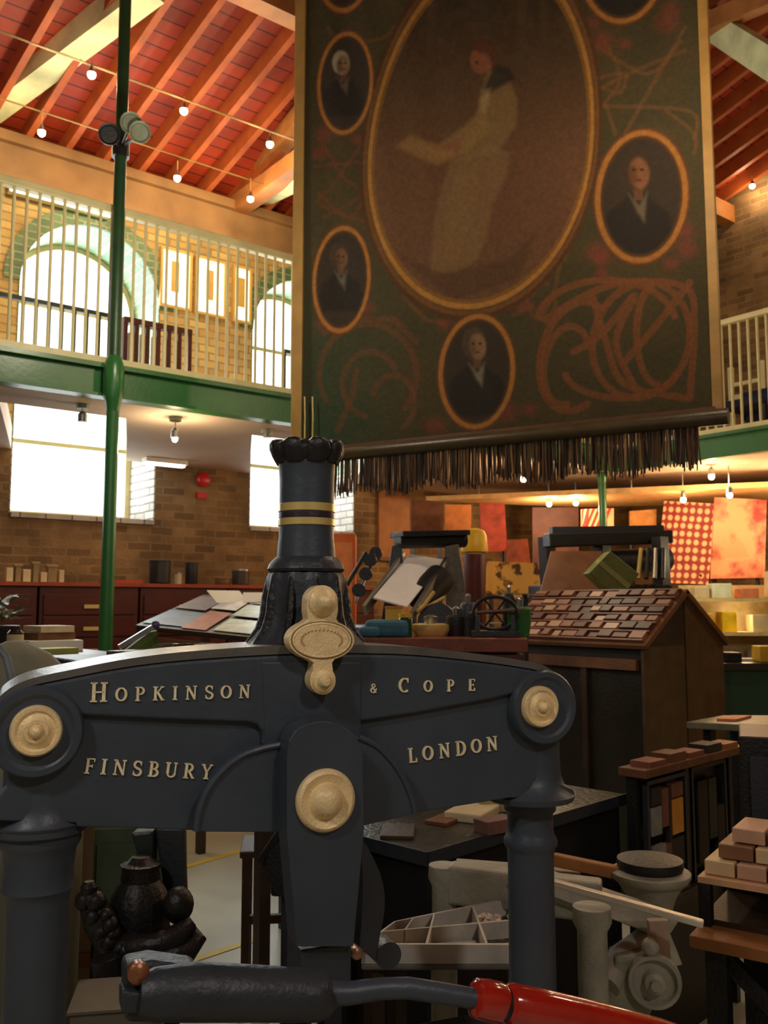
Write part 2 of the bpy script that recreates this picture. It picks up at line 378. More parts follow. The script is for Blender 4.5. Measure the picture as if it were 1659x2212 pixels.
beam(W(1500, 65, 7.6), W(1720, -30, 6.6), .12, .16, WOODO)
# ================================================================== GALLERIES
ZF0, ZF1, ZR = 2.9, 3.115, 4.17
YG = 5.53; XG = 7.26
g = thing('gallery', 'green fronted upper gallery with cream railing along the window wall', 'balcony', (2.5, YG, ZF0))
MB().box(XMIN, XG, YG, YG+.06, ZF0, ZF1).build('fascia', GREEN, g)
mb = MB(); mb.box(XMIN, XG, YG-.045, YG, ZF1-.03, ZF1); mb.box(XMIN, XG, YG-.045, YG, ZF0, ZF0+.02); mb.build('fascia_moulding', GREEN, g)
mb = MB(); yb0 = 6.06; xx = [XMIN]+[v for a, b in WIN for v in (a, b)]+[XE]
mb.box(XMIN, XE, YG+.07, yb0, ZF0, ZF1-.02)
for (a0, a1, b0_, b1_) in ((XMIN, 1.6, XMIN, 2.19), (2.45, 3.46, 3.2, 4.47), (4.6, XE, 5.76, XE)): mb.prism([(a0, yb0, ZF0), (a1, yb0, ZF0), (b1_, YW, ZF0), (b0_, YW, ZF0)], (0, 0, ZF1-.02-ZF0))
mb.build('floor_slab', SOFF, g)
MB().box(XMIN, XG, YG-.02, YG+.05, ZF1, ZF1+.045).build('bottom_rail', CREAM, g)
MB().box(XMIN, XG, YG-.025, YG+.045, ZR-.055, ZR).build('handrail', CREAM, g, bevel=.008)
bal = None; k = 0
x = .35
while x < 6.9:
    if bal is None:
        bal = MB().lathe((x, YG+.012, ZF1+.045), [(0, .0105), (ZR-.055-ZF1-.045, .0105)], 8).build('baluster', CREAM, g, smooth=True)
    else:
        c = bal.copy(); C.objects.link(c); c.parent = g; c.location = (x-.35, 0, 0); ROOTM[c.name] = ROOTM[g.name]
    x += .0765; k += 1
# low dark guard rails beside the window wells
DKG = mat('dark green grey rail paint', (58, 66, 56), .5)
def guard(x0, x1, lab):
    t = thing('guard_rail', lab, 'railing', ((x0+x1)/2, 6.0, ZF1-.02), 0, 'low guard rails on the gallery')
    MB().box(x0, x1, 5.985, 6.02, 3.575, 3.605).build('top_rail', DKG, t)
    MB().box(x0, x1, 5.99, 6.015, 3.14, 3.165).build('bottom_rail', DKG, t)
    x = x0+.01
    while x <= x1+.001:
        MB().box(x-.009, x+.009, 5.994, 6.012, 3.095, 3.575).build('bar', DKG, t); x += (x1-x0-.02)/9
guard(1.53, 2.31, 'dark low guard rail before the large left arched window')
guard(3.7, 4.42, 'dark low guard rail before the right arched window beside the banner')
t = thing('magazine_rack', 'low red-brown rack of cream papers standing on the left gallery', 'rack', (2.75, 6.0, ZF1-.02))
xa = Wy(264, 690, 6.0).x; xb = Wy(411, 700, 6.0).x
MB().box(xa, xb, 5.96, 6.02, 3.56, 3.6).build('top_board', WOODR, t)
MB().box(xa, xb, 5.96, 6.02, 3.1, 3.13).build('bottom_board', WOODR, t)
for i in range(7):
    xx_ = xa+(xb-xa-.03)*i/6; MB().box(xx_, xx_+.03, 5.965, 6.015, 3.13, 3.56).build('upright', WOODR, t)
for i in range(5):
    xx_ = xa+.04+(xb-xa)*i/6; tag(MB().box(xx_+.008, xx_+.06, 5.975, 6.012, 3.131, 3.5).build('paper_bundle', PAPER), 'cream paper bundle upright in the red-brown gallery rack', 'papers', 'paper bundles in the gallery rack')
# right gallery
g2 = thing('gallery', 'green fronted upper gallery with cream railing at the right end', 'balcony', (XG, 5, ZF0))
MB().box(XG, XG+.06, YMIN, YG, ZF0, ZF1).build('fascia', GREEN, g2)
mb = MB(); mb.box(XG-.045, XG, YMIN, YG, ZF1-.03, ZF1); mb.build('fascia_moulding', GREEN, g2)
MB().box(XG+.06, XE, YMIN, YG+.069, ZF0, ZF1-.02).build('floor_slab', SOFF, g2)
MB().box(XG-.02, XG+.05, YMIN, YG, ZF1, ZF1+.045).build('bottom_rail', CREAM, g2)
MB().box(XG-.025, XG+.045, YMIN, YG, ZR-.09, ZR-.04).build('handrail', CREAM, g2, bevel=.008)
bal = None; y = 5.4
while y > 1.6:
    if bal is None: bal = MB().lathe((XG+.012, y, ZF1+.045), [(0, .0125), (ZR-.09-ZF1-.045, .0125)], 8).build('baluster', CREAM, g2, smooth=True)
    else:
        c = bal.copy(); C.objects.link(c); c.parent = g2; c.location = (0, y-5.4, 0); ROOTM[c.name] = ROOTM[g2.name]
    y -= .085
# things on the right gallery
NAVY = mat('navy cloth', (26, 30, 58), .8)
gp = Wx(1612, 760, 8.6)
t = thing('display_easel', 'cream frame easel behind the right gallery railing', 'easel', (gp.x, gp.y, ZF1-.02))
fe = Fr((gp.x, gp.y), -PI/2)
for du in (-.22, .12): obox(fe, du, du+.05, 0, .04, ZF1-.02, ZF1+.96).build('post', CREAM, t)
obox(fe, -.17, .12, 0, .04, 3.72, 3.77).build('crossbar', CREAM, t); obox(fe, -.17, .12, 0, .04, 3.86, 3.9).build('crossbar', CREAM, t)
gp = Wx(1625, 860, 8.2)
t = thing('chair', 'navy covered chair behind the right gallery railing', 'chair', (gp.x, gp.y, ZF1-.02))
fe = Fr((gp.x, gp.y), -PI/2)
obox(fe, -.24, .24, -.2, .25, ZF1+.38, ZF1+.46).build('seat', NAVY, t, bevel=.02)
obox(fe, -.24, .24, .2, .27, ZF1+.3, ZF1+.62).build('backrest', NAVY, t, bevel=.02)
for a, b in ((-.22, -.18), (.19, -.18), (-.22, .2), (.19, .2)): obox(fe, a, a+.03, b, b+.03, ZF1-.02, ZF1+.38).build('leg', BLACK, t)
# ================================================================== SUPPORT COLUMNS
def column(px, py, y=None, x=None, lab='', r=.04, top=None):
    p = Wy(px, py, y) if y else Wx(px, py, x)
    t = thing('support_column', lab, 'column', (p.x, p.y, 0)); zt_ = top or roofz(p.y)-.05
    c = (p.x, p.y, 0)
    MB().lathe(c, [(0, r*1.8), (.06, r*1.8), (.08, r*1.15), (.2, r*1.1), (ZF0-.1, r*.98)], 20).build('lower_shaft', GREEN, t, smooth=True)
    MB().lathe(c, [(ZF0-.1, r), (ZF0-.04, r*1.25), (ZF0, r*1.6), (ZF1-.03, r*1.6), (ZF1, r*1.35), (ZF1+.04, r*1.0)], 20).build('collar', GREEN, t, smooth=True)
    MB().lathe(c, [(ZF1+.04, r*.95), (zt_, r*.95)], 20).build('upper_shaft', mat('dark green paint', (34, 66, 38), .4, 0, .15, 8, .1), t, smooth=True)
    return p
cp1 = column(231, 1300, y=YG-.085, lab='slender green iron column in front of the left gallery')
mb = MB()
for s in (1,):
    for k in range(6): mb.ball((cp1.x+.09+.02*k, YG-.06, ZF1-.05-.028*k), .02, 8)
cp2 = column(1302, 1100, x=XG-.07, lab='slender green iron column by the red exhibition panels')

# twin floodlight clamped to the left column
t = thing('twin_floodlight', 'grey twin floodlight clamped to the left green column', 'lamp', (cp1.x, cp1.y, W(270, 285, 5.5).z))
FIX = mat('grey fixture', (126, 134, 112), .5, .2, .2, 20, .2); fp = W(262, 285, 5.38); dz = fp.z
MB().lathe((cp1.x, cp1.y, dz-.06), [(0, .055), (.12, .055)], 16).build('clamp', BLACK, t)
for (qx, qy, s) in ((236, 292, BLACK), (283, 268, FIX), (302, 288, FIX)):
    p = W(qx, qy, 5.32); d = Vector((-.35, -.9, -.3)).normalized()
    MB().lathe(p, [(-.06, .025), (-.03, .05), (.03, .066), (.04, .066), (.035, .055), (.02, .05)], 16, d).build('lamp_head', s, t, smooth=True)
    MB().tube([p, Vector((cp1.x, cp1.y, dz))], .01, 6).build('arm', BLACK, t)
# ================================================================== SOFFIT THINGS
p = Wz(357, 997, 2.88)
t = thing('bright_strip', 'white strip light under the gallery near the red bell', 'lamp', (p.x, p.y, 2.86))
MB().box(p.x-.2, p.x+.2, p.y-.05, p.y+.05, 2.86, 2.899).build('tray', WHITE, t)
MB().box(p.x-.18, p.x+.18, p.y-.03, p.y+.03, 2.84, 2.86).build('tube_lamp', mat('tube glow', (255, 255, 250), emit=6), t)
p = Wy(440, 1036, YW-.05)
t2 = thing('bright_strip', 'row of glowing white segments for the daylight gap at the eaves, far left', 'lamp', (Wy(130, 400, YW-.08).x, YW-.1, 5.1))  # glowing box added in place of a daylight gap under the wall plate
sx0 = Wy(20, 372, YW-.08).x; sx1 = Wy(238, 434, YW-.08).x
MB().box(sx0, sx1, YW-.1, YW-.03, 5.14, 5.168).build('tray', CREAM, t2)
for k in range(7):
    q0 = sx0+(sx1-sx0)*(k+.1)/7; MB().box(q0, q0+(sx1-sx0)*.8/7, YW-.12, YW-.101, 5.09, 5.14).build('daylight_segment', mat('daylight gap glow', (255, 255, 246), emit=3), t2)
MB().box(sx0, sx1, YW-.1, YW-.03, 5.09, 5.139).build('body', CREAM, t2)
t = thing('fire_bell', 'round red fire bell on the brick pier', 'bell', (p.x, YW, p.z))
MB().lathe((p.x, YW-.001, p.z), [(0, .035), (.03, .035), (.035, .072), (.055, .068), (.07, .045), (.075, .015)], 24, (0, -1, 0)).build('gong', REDP, t, smooth=True)
MB().box(p.x-.05, p.x+.05, YW-.03, YW-.001, p.z-.18, p.z-.12).build('junction_box', REDP, t)
# ================================================================== HALOGENS on wires
HAL = []
def halogen(px, py, y, lab, power=14, grp=None, z=None, drop=.12, col=(1, .72, .42)):
    p = Wy(px, py, y)
    t = thing('halogen_spot', lab, 'lamp', p, 0, grp)
    MB().ball(p, .03, 12).build('bulb', BULB, t, smooth=True)
    MB().lathe(p+Vector((0, 0, .012)), [(0, .032), (.02, .026), (.05, .012), (.06, .008)], 14).build('reflector', STEEL, t, smooth=True)
    MB().tube([p+Vector((0, 0, .07)), p+Vector((0, 0, drop))], .004, 6).build('stem', BRASS, t)
    HAL.append((p-Vector((0, 0, .06)), power, col)); return p
GR = 'halogen spots strung under the red roof'
A = [halogen(198, 162, 6.3, 'brightest halogen spot near the pale brace, upper left', 12),
     halogen(397, 240, 6.3, 'halogen spot on the upper wire right of the green column', 12),
     halogen(583, 312, 6.3, 'halogen spot on the upper wire nearest the banner', 12)]
B = [halogen(90, 287, 7.05, 'pink-glowing halogen spot at far left above the gallery', 10, drop=.2),
     halogen(383, 385, 7.05, 'lower halogen spot on a brass stem right of the green column', 10, drop=.16),
     halogen(541, 430, 7.05, 'lower halogen spot beside the orange truss', 10, drop=.2)]
WIRE = mat('pale wire', (150, 120, 70), .35, .6, 0)
def wires(P, dz, lab):
    a = P[0]; b = P[-1]; d = (b-a)/(b.x-a.x); s = a-d*1.2; e = b+d*2.5
    s.z = e.z = (a.z+b.z)/2; off = Vector((0, 0, dz))
    t = thing('lighting_wire', lab, 'wire', s)
    for k in (0, .04):
        MB().tube([s+off+Vector((0, k, k*.4)), e+off+Vector((0, k, k*.4))], .004, 6).build('strand', WIRE, t)
wires(A, .1, 'pair of pale lighting wires, upper run under the roof')
wires(B, .18, 'pair of pale lighting wires, lower run under the roof')
p = Wy(1625, 402, 3.6)
halogen(1625, 402, 5.2, 'small spot lamp high at the right edge above the gallery', 6)
FIX2 = mat('green fitting', (40, 90, 60), .5)
def soffit_spot(px, py, y, lab, on, power=6, x=None, z=2.9):
    p = Wz(px, py, z-.12) if y is None else Wy(px, py, y)
    z0 = p.z
    t = thing('ceiling_spotlight', lab, 'lamp', (p.x, p.y, z0))
    MB().lathe(p, [(-.02, .03), (.03, .03), (.05, .012)], 14).build('lamp_head', STEEL, t, smooth=True)
    if z-z0 > .08: MB().tube([(p.x, p.y, z0+.04), (p.x, p.y, z-.006)], .006, 6).build('stem', STEEL, t)
    MB().lathe((p.x, p.y, z-.03), [(0, .04), (.028, .045)], 14).build('ceiling_rose', FIX, t)
    if on:
        MB().ball(p-Vector((0, 0, .03)), .02, 10).build('bulb', BULB, t, smooth=True); HAL.append((p-Vector((0, 0, .09)), power, (1, .74, .46)))
soffit_spot(378, 940, 5.8, 'lit spotlight under the left gallery between the windows', True, 8)
soffit_spot(178, 905, 5.8, 'unlit spotlight silhouetted against the large lower window', False)
soffit_spot(577, 940, 5.8, 'unlit spotlight before the narrow lower window', False)
# ================================================================== BANNER
zB = 2.55
pL = Wz(690, 976, zB); pR = Wz(1560, 888, zB)
ang = math.atan2(pR.y-pL.y, pR.x-pL.x)
BF = Fr((pL.x, pL.y), ang)
ban = thing('banner', 'large painted trade banner with oval portraits and a dark fringe', 'banner', BF.w(1.2, 0, zB), ang)
uL = BF.on(655, 500)[0]; uR = BF.on(1527, 500)[0]; zT = BF.on(640, -60)[1]
import array
def inv_px(p):
    d = p-Vector((0, 0, EYE)); lat = d.x*cR[0]+d.y*cR[1]; fw = d.x*cF[0]+d.y*cF[1]; u = d.z
    zc = fw*math.cos(PITCH)+u*math.sin(PITCH); yc = u*math.cos(PITCH)-fw*math.sin(PITCH)
    return 829.5+FPX*lat/zc, 1106-FPX*yc/zc
import numpy as np
NU, NV = 440, 600
us = np.linspace(uL, uR, NU); zs_ = np.linspace(zB, zT, NV)
U, Z = np.meshgrid(us, zs_)
rip = .006*np.sin(U*9)+.004*np.sin(U*23+Z*3)
WX = BF.o.x+BF.u.x*U+BF.v.x*rip; WY_ = BF.o.y+BF.u.y*U+BF.v.y*rip
lat = WX*cR[0]+WY_*cR[1]; fw = WX*cF[0]+WY_*cF[1]; uu = Z-EYE
zc = fw*math.cos(PITCH)+uu*math.sin(PITCH); yc = uu*math.cos(PITCH)-fw*math.sin(PITCH)
PX = 829.5+FPX*lat/zc; PY = 1106-FPX*yc/zc
rs = np.random.RandomState(3)
def vnoise(sc, seed):
    r = np.random.RandomState(seed); g_ = r.rand(64, 64); x = (PX/sc) % 63; y = (PY/sc) % 63
    x0 = x.astype(int); y0 = y.astype(int); fx = x-x0; fy = y-y0; fx = fx*fx*(3-2*fx); fy = fy*fy*(3-2*fy)
    return (g_[y0, x0]*(1-fx)+g_[y0, x0+1]*fx)*(1-fy)+(g_[y0+1, x0]*(1-fx)+g_[y0+1, x0+1]*fx)*fy
n1 = vnoise(60, 1); n2 = vnoise(14, 2); n3 = vnoise(5, 4)
img = np.zeros((NV, NU, 3))
def setc(mask, c, a=1.0):
    m = (mask*a)[..., None]; img[:] = img*(1-m)+np.array(c, float)*m
def sm(d, w): return np.clip(.5-d/w, 0, 1)
setc(np.ones_like(PX), (84, 70, 38)); setc(n1, (68, 64, 38), .8)
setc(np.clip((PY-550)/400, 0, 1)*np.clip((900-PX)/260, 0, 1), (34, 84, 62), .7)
def seg(pts, w, c, a=1.0, soft=3):
    best = np.full_like(PX, 1e9)
    for (x0, y0), (x1, y1) in zip(pts[:-1], pts[1:]):
        dx, dy = x1-x0, y1-y0; t = np.clip(((PX-x0)*dx+(PY-y0)*dy)/(dx*dx+dy*dy+1e-6), 0, 1)
        best = np.minimum(best, np.hypot(PX-x0-t*dx, PY-y0-t*dy))
    setc(sm(best-w/2, soft), c, a)
def earc(cx, cy, a, b, t0, t1, tilt=0, n=26):
    o = []
    for k in range(n+1):
        t = math.radians(t0+(t1-t0)*k/n); y = b*math.sin(t); o.append((cx+a*math.cos(t)+tilt*y, cy+y))
    return o
def ell(cx, cy, a, b, c, al=1.0, tilt=0, soft=.04):
    x = PX-cx-tilt*(PY-cy); y = PY-cy; setc(sm(np.sqrt((x/a)**2+(y/b)**2)-1, soft), c, al)
def poly(pts, c, al=1.0, soft=5):
    ins = np.zeros(PX.shape, bool); n = len(pts); best = np.full_like(PX, 1e9)
    for i in range(n):
        x0, y0 = pts[i]; x1, y1 = pts[(i+1) % n]
        cond = ((y0 > PY) != (y1 > PY)) & (PX < (x1-x0)*(PY-y0)/(y1-y0+1e-9)+x0); ins ^= cond
        dx, dy = x1-x0, y1-y0; t = np.clip(((PX-x0)*dx+(PY-y0)*dy)/(dx*dx+dy*dy+1e-6), 0, 1)
        best = np.minimum(best, np.hypot(PX-x0-t*dx, PY-y0-t*dy))
    setc(sm(np.where(ins, -best, best), soft*2), c, al)
RB = (140, 76, 40); RB2 = (116, 84, 44)
def smooth_path(pts, n=6):
    out = []
    for i in range(len(pts)-1):
        p0 = pts[max(i-1, 0)]; p1 = pts[i]; p2 = pts[i+1]; p3 = pts[min(i+2, len(pts)-1)]
        for k in range(n):
            t = k/n; out.append(tuple(.5*((2*b)+(-a+c)*t+(2*a-5*b+4*c-d)*t*t+(-a+3*b-3*c+d)*t*t*t) for a, b, c, d in zip(p0, p1, p2, p3)))
    out.append(pts[-1]); return out
# scrollwork
for a in [earc(1245, 770, 78, 118, 60, 300, -.15), earc(1225, 790, 50, 85, 80, 330, -.1), earc(1385, 735, 105, 125, 20, 380, -.1),
          earc(1310, 700, 150, 95, 190, 350), earc(1340, 800, 120, 60, 10, 170), earc(1420, 720, 45, 110, 90, 280), [(1240, 760), (1300, 720), (1370, 640), (1330, 740), (1380, 850)],
          [(1180, 690), (1260, 640), (1350, 610), (1480, 620), (1500, 700), (1490, 860)], [(1280, 640), (1310, 740), (1350, 830), (1480, 860)], [(1350, 780), (1420, 700), (1490, 610)]]:
    a = smooth_path(a, 5) if len(a) < 8 else a; seg(a, 15, RB, .8)
    seg([(x+5, y+4) for x, y in a], 5, RB2, .6)
for a in [earc(795, 810, 105, 110, 150, 400), earc(800, 830, 60, 70, 100, 330), earc(850, 870, 45, 60, 200, 420), [(700, 720), (760, 690), (850, 690), (900, 740)], [(730, 930), (760, 860), (770, 800)]]:
    seg(a, 13, (120, 72, 40), .6)
for a in [[(690, 300), (740, 380), (780, 420), (700, 470)], [(790, 300), (720, 400), (690, 440), (790, 480)], [(680, 360), (790, 350)], [(690, 420), (760, 470), (800, 380)]]:
    seg(smooth_path(a, 5), 8, (126, 66, 36), .5)
for a in [[(1290, 100), (1400, 160), (1470, 90)], [(1280, 200), (1380, 150), (1480, 110)], [(1300, 80), (1340, 170), (1290, 240)], [(1290, 170), (1350, 160), (1340, 200), (1300, 190)], [(1300, 230), (1490, 240), (1500, 300)], [(1310, 230), (1330, 290)], [(1480, 60), (1400, 200), (1350, 290)], [(1440, 240), (1500, 290), (1500, 330)]]:
    seg(smooth_path(a, 5), 9, (134, 84, 46), .5)
for a in [[(1150, 640), (1190, 560), (1220, 520)], [(1220, 560), (1250, 480), (1270, 400)], [(1170, 690), (1200, 620), (1210, 570)], [(870, 640), (920, 690), (960, 700)], [(1110, 680), (1150, 660), (1180, 690), (1190, 740)], earc(780, 60, 70, 30, 0, 180), earc(1170, 650, 30, 40, 0, 300)]:
    seg(a, 9, (124, 76, 38), .6)
for (x, y, r) in [(1300, 90, 26), (1440, 50, 26), (1450, 20, 20), (1290, 545, 24), (1300, 560, 18), (1475, 500, 26), (1485, 540, 24), (940, 920, 22), (1095, 890, 24), (1145, 885, 18), (700, 290, 20), (690, 330, 18), (1125, 655, 20), (960, 700, 16), (790, 665, 18), (700, 700, 16), (1280, 50, 18), (1350, 95, 14), (1450, 570, 18), (1300, 590, 14), (770, 300, 14)]:
    ell(x, y, r, r*.8, (150, 62, 48), .55, 0, 1.1)
# main oval (egg shaped)
cx = 1068-.09*PY; bb = np.where(PY < 325, 413, 337); rr = np.sqrt(((PX-cx)/238)**2+((PY-325)/bb)**2)
inside = sm(rr-1, .02)
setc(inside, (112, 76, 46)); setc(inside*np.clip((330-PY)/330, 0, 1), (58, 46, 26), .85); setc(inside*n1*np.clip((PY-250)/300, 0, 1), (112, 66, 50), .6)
setc(inside*(n2 > .55), (104, 70, 44), .25)
for x in (930, 1125, 1175): setc(inside*sm(np.abs(PX-x)-9, 8)*np.clip((220-PY)/200, 0, 1), (86, 68, 38), .6)
FG = (150, 116, 62)
poly([(1055, 150), (1095, 160), (1118, 215), (1116, 270), (1075, 330), (1010, 345), (985, 320), (1030, 270), (1035, 215)], (136, 104, 58), .85)
poly([(1070, 140), (1100, 150), (1112, 170), (1060, 200), (1040, 205)], (44, 38, 26), .8)
poly([(1040, 195), (1062, 190), (1050, 245), (1036, 240)], (184, 150, 96), .6)
poly([(1040, 235), (1000, 275), (930, 325), (940, 345), (1010, 330), (1060, 280)], (146, 112, 60), .8)
poly([(855, 318), (885, 292), (925, 306), (1000, 330), (945, 358)], (156, 114, 60), .75)
poly([(1000, 300), (950, 312), (940, 322), (990, 330)], (140, 84, 52), .8)
poly([(975, 345), (1060, 315), (1100, 330), (1095, 380), (1065, 440), (1050, 520), (1030, 560), (985, 590), (930, 590), (935, 500), (950, 420)], (140, 108, 62), .6)
poly([(990, 360), (1050, 345), (1010, 480), (990, 560), (960, 560), (965, 440)], (140, 106, 60), .3)
ell(1042, 128, 26, 32, (142, 82, 50), .95, -.1, .2); poly([(1012, 105), (1020, 85), (1060, 85), (1072, 110), (1068, 150), (1055, 118)], (92, 48, 24), .9, 4)
ell(1030, 135, 5, 4, (70, 40, 26), .6, 0, .5)
poly([(870, 560), (960, 590), (1100, 560), (1160, 500), (1120, 600), (980, 650)], (74, 52, 30), .4)
for k, c, w in ((1.0, (196, 130, 48), .04), (1.045, (128, 78, 34), .034), (.97, (140, 94, 38), .026), (1.08, (92, 56, 28), .03)):
    setc(sm(np.abs(rr-k)-w/2, .012), c, .9)
def portrait(cx_, cy_, a, b, tilt, head, skin, hair, collar):
    ell(cx_, cy_, a*1.17, b*1.12, (116, 62, 34), .8, tilt, .05)
    ell(cx_, cy_, a*1.12, b*1.075, (190, 122, 48), .9, tilt, .04)
    ell(cx_, cy_, a*.98, b*.98, (92, 58, 30), 1, tilt, .04)
    ell(cx_, cy_, a*.92, b*.93, (62, 50, 38), 1, tilt, .05)
    hx, hy = head; s = a/60.0
    m = sm(np.sqrt(((PX-cx_-tilt*(PY-cy_))/(a*.9))**2+((PY-cy_)/(b*.92))**2)-1, .05)
    keep = img.copy()
    poly([(hx-12*s, hy+34*s), (hx+12*s, hy+34*s), (hx+44*s, hy+60*s), (hx+62*s, hy+125*s), (hx-62*s, hy+125*s), (hx-44*s, hy+62*s)], (44, 38, 32), .9)
    poly([(hx-9*s, hy+15*s), (hx+9*s, hy+15*s), (hx+7*s, hy+42*s), (hx-5*s, hy+42*s)], (112, 72, 46), .9, 2)
    skin = tuple(c*.86 for c in skin); ell(hx-5*s, hy-3*s, 21*s, 29*s, hair, .9, 0, .25); ell(hx+2*s, hy+3*s, 15*s, 23*s, skin, .92, .06, .3); ell(hx-8*s, hy+6*s, 7*s, 16*s, tuple(c*.6 for c in skin), .6, 0, .8)
    poly([(hx-14*s, hy+32*s), (hx+2*s, hy+48*s), (hx+14*s, hy+30*s), (hx+10*s, hy+75*s), (hx-1*s, hy+60*s)], collar, .55, 4)
    ell(hx-6*s, hy-2*s, 3*s, 2*s, (50, 30, 20), .8, 0, .6); ell(hx+6*s, hy-2*s, 3*s, 2*s, (50, 30, 20), .8, 0, .6); ell(hx+1*s, hy+13*s, 5*s, 2*s, (96, 44, 34), .8, 0, .6)
    img[:] = keep*(1-m[..., None])+img*m[..., None]
portrait(746, 180, 54, 104, -.05, (741, 138), (164, 124, 84), (176, 160, 130), (150, 130, 96))
portrait(738, 604, 56, 108, -.05, (736, 556), (140, 96, 62), (80, 58, 38), (150, 150, 120))
portrait(1030, 803, 74, 116, -.04, (1030, 745), (172, 126, 80), (86, 66, 44), (186, 176, 140))
portrait(1386, 425, 90, 134, -.04, (1378, 370), (162, 104, 62), (66, 50, 34), (150, 136, 100))
portrait(1345, -75, 84, 118, -.04, (1340, -130), (162, 104, 62), (66, 50, 34), (150, 136, 100))
portrait(745, -100, 60, 120, -.04, (740, -150), (162, 104, 62), (66, 50, 34), (150, 136, 100))
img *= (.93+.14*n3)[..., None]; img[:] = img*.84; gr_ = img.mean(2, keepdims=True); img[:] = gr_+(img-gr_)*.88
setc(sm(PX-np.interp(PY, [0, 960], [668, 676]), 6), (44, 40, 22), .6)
bord = np.clip(img/255.0, 0, 1); lin = np.where(bord <= .04045, bord/12.92, ((bord+.055)/1.055)**2.4)
me = bpy.data.meshes.new('canvas')
inv = ROOTM[ban.name].inverted(); Mi = np.array(inv)
P4 = np.stack([WX, WY_, Z, np.ones_like(Z)], -1).reshape(-1, 4) @ Mi.T
idx = np.arange(NU*NV).reshape(NV, NU)
F4 = np.stack([idx[:-1, :-1], idx[:-1, 1:], idx[1:, 1:], idx[1:, :-1]], -1).reshape(-1, 4)
me.vertices.add(len(P4)); me.vertices.foreach_set('co', P4[:, :3].astype(np.float32).ravel())
me.loops.add(F4.size); me.loops.foreach_set('vertex_index', F4.astype(np.int32).ravel())
me.polygons.add(len(F4)); me.polygons.foreach_set('loop_start', np.arange(0, F4.size, 4, dtype=np.int32)); me.polygons.foreach_set('loop_total', np.full(len(F4), 4, dtype=np.int32))
me.update(calc_edges=True); me.validate()
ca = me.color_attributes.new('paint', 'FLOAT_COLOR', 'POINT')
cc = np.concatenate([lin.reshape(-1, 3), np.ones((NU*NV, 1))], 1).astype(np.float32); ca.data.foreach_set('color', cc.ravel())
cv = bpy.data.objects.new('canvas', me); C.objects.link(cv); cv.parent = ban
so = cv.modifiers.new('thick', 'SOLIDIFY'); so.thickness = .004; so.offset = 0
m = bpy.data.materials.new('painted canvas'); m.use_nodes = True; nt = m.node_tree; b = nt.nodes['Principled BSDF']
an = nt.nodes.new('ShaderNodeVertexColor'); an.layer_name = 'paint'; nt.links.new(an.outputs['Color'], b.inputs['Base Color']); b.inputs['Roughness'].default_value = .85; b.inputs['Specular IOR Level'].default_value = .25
wv = nt.nodes.new('ShaderNodeTexNoise'); wv.inputs['Scale'].default_value = 60; bp = nt.nodes.new('ShaderNodeBump'); bp.inputs['Strength'].default_value = .25; bp.inputs['Distance'].default_value = .01
tc = nt.nodes.new('ShaderNodeTexCoord'); nt.links.new(tc.outputs['Object'], wv.inputs['Vector']); nt.links.new(wv.outputs['Fac'], bp.inputs['Height']); nt.links.new(bp.outputs['Normal'], b.inputs['Normal'])
me.materials.append(m)
for p in me.polygons: p.use_smooth = True
u0 = BF.on(636, 500)[0]; u1 = BF.on(658, 500)[0]
obox(BF, u0, u1, -.02, .02, zB-.03, zT).build('side_batten', BATT, ban, bevel=.004)
u0 = BF.on(1526, 500)[0]; u1 = BF.on(1548, 500)[0]
obox(BF, u0, u1, -.02, .02, zB+.0, zT).build('side_batten', BATT, ban, bevel=.004)
ua = BF.on(655, 985)[0]; ub = BF.on(1575, 905)[0]
dk = mat('dark roller wood', (70, 58, 36), .35, 0, .2, 10, .1)
MB().tube([BF.w(ua, -.01, zB-.03), BF.w(ub, -.01, zB-.03)], .042, 20).build('roller', dk, ban, smooth=True)
obox(BF, ua+.05, ub-.06, -.03, .01, zB+.005, zB+.022).build('bottom_batten', mat('brown edging', (84, 50, 26), .5), ban)
mb = MB(); u = BF.on(725, 1000)[0]; ue = BF.on(1508, 930)[0]
while u < ue:
    L = .215+random.uniform(-.025, .03)+.02*math.sin(u*14); a = random.uniform(-.012, .012); w_ = random.uniform(.002, .0045); v_ = random.uniform(-.02, .02)
    mb.mi = random.choice([0, 0, 0, 1, 1, 1, 2])
    w_ *= 1.25; mb.tube([BF.w(u, v_, zB-.05), BF.w(u+a*.3, v_, zB-.05-L*.5), BF.w(u+a, v_, zB-.05-L)], w_, 5)
    u += random.uniform(.0026, .0052)
fo = mb.build('fringe', [mat('dark fringe', (44, 32, 22), .7), mat('brown fringe', (92, 62, 38), .7), mat('pale fringe', (140, 108, 70), .7)], ban); fo['kind'] = 'stuff'
t = thing('hanging_cord', 'looped pale cord hanging down the left edge of the banner', 'cord', BF.pw(665, 955, -.06))
for x in (658, 675):
    MB().tube([BF.pw(x, 857, -.06), BF.pw(x+1, 900, -.062), BF.pw(x, 952, -.06)], .005, 6).build('strand', mat('clear cord', (206, 186, 120), .3), t)
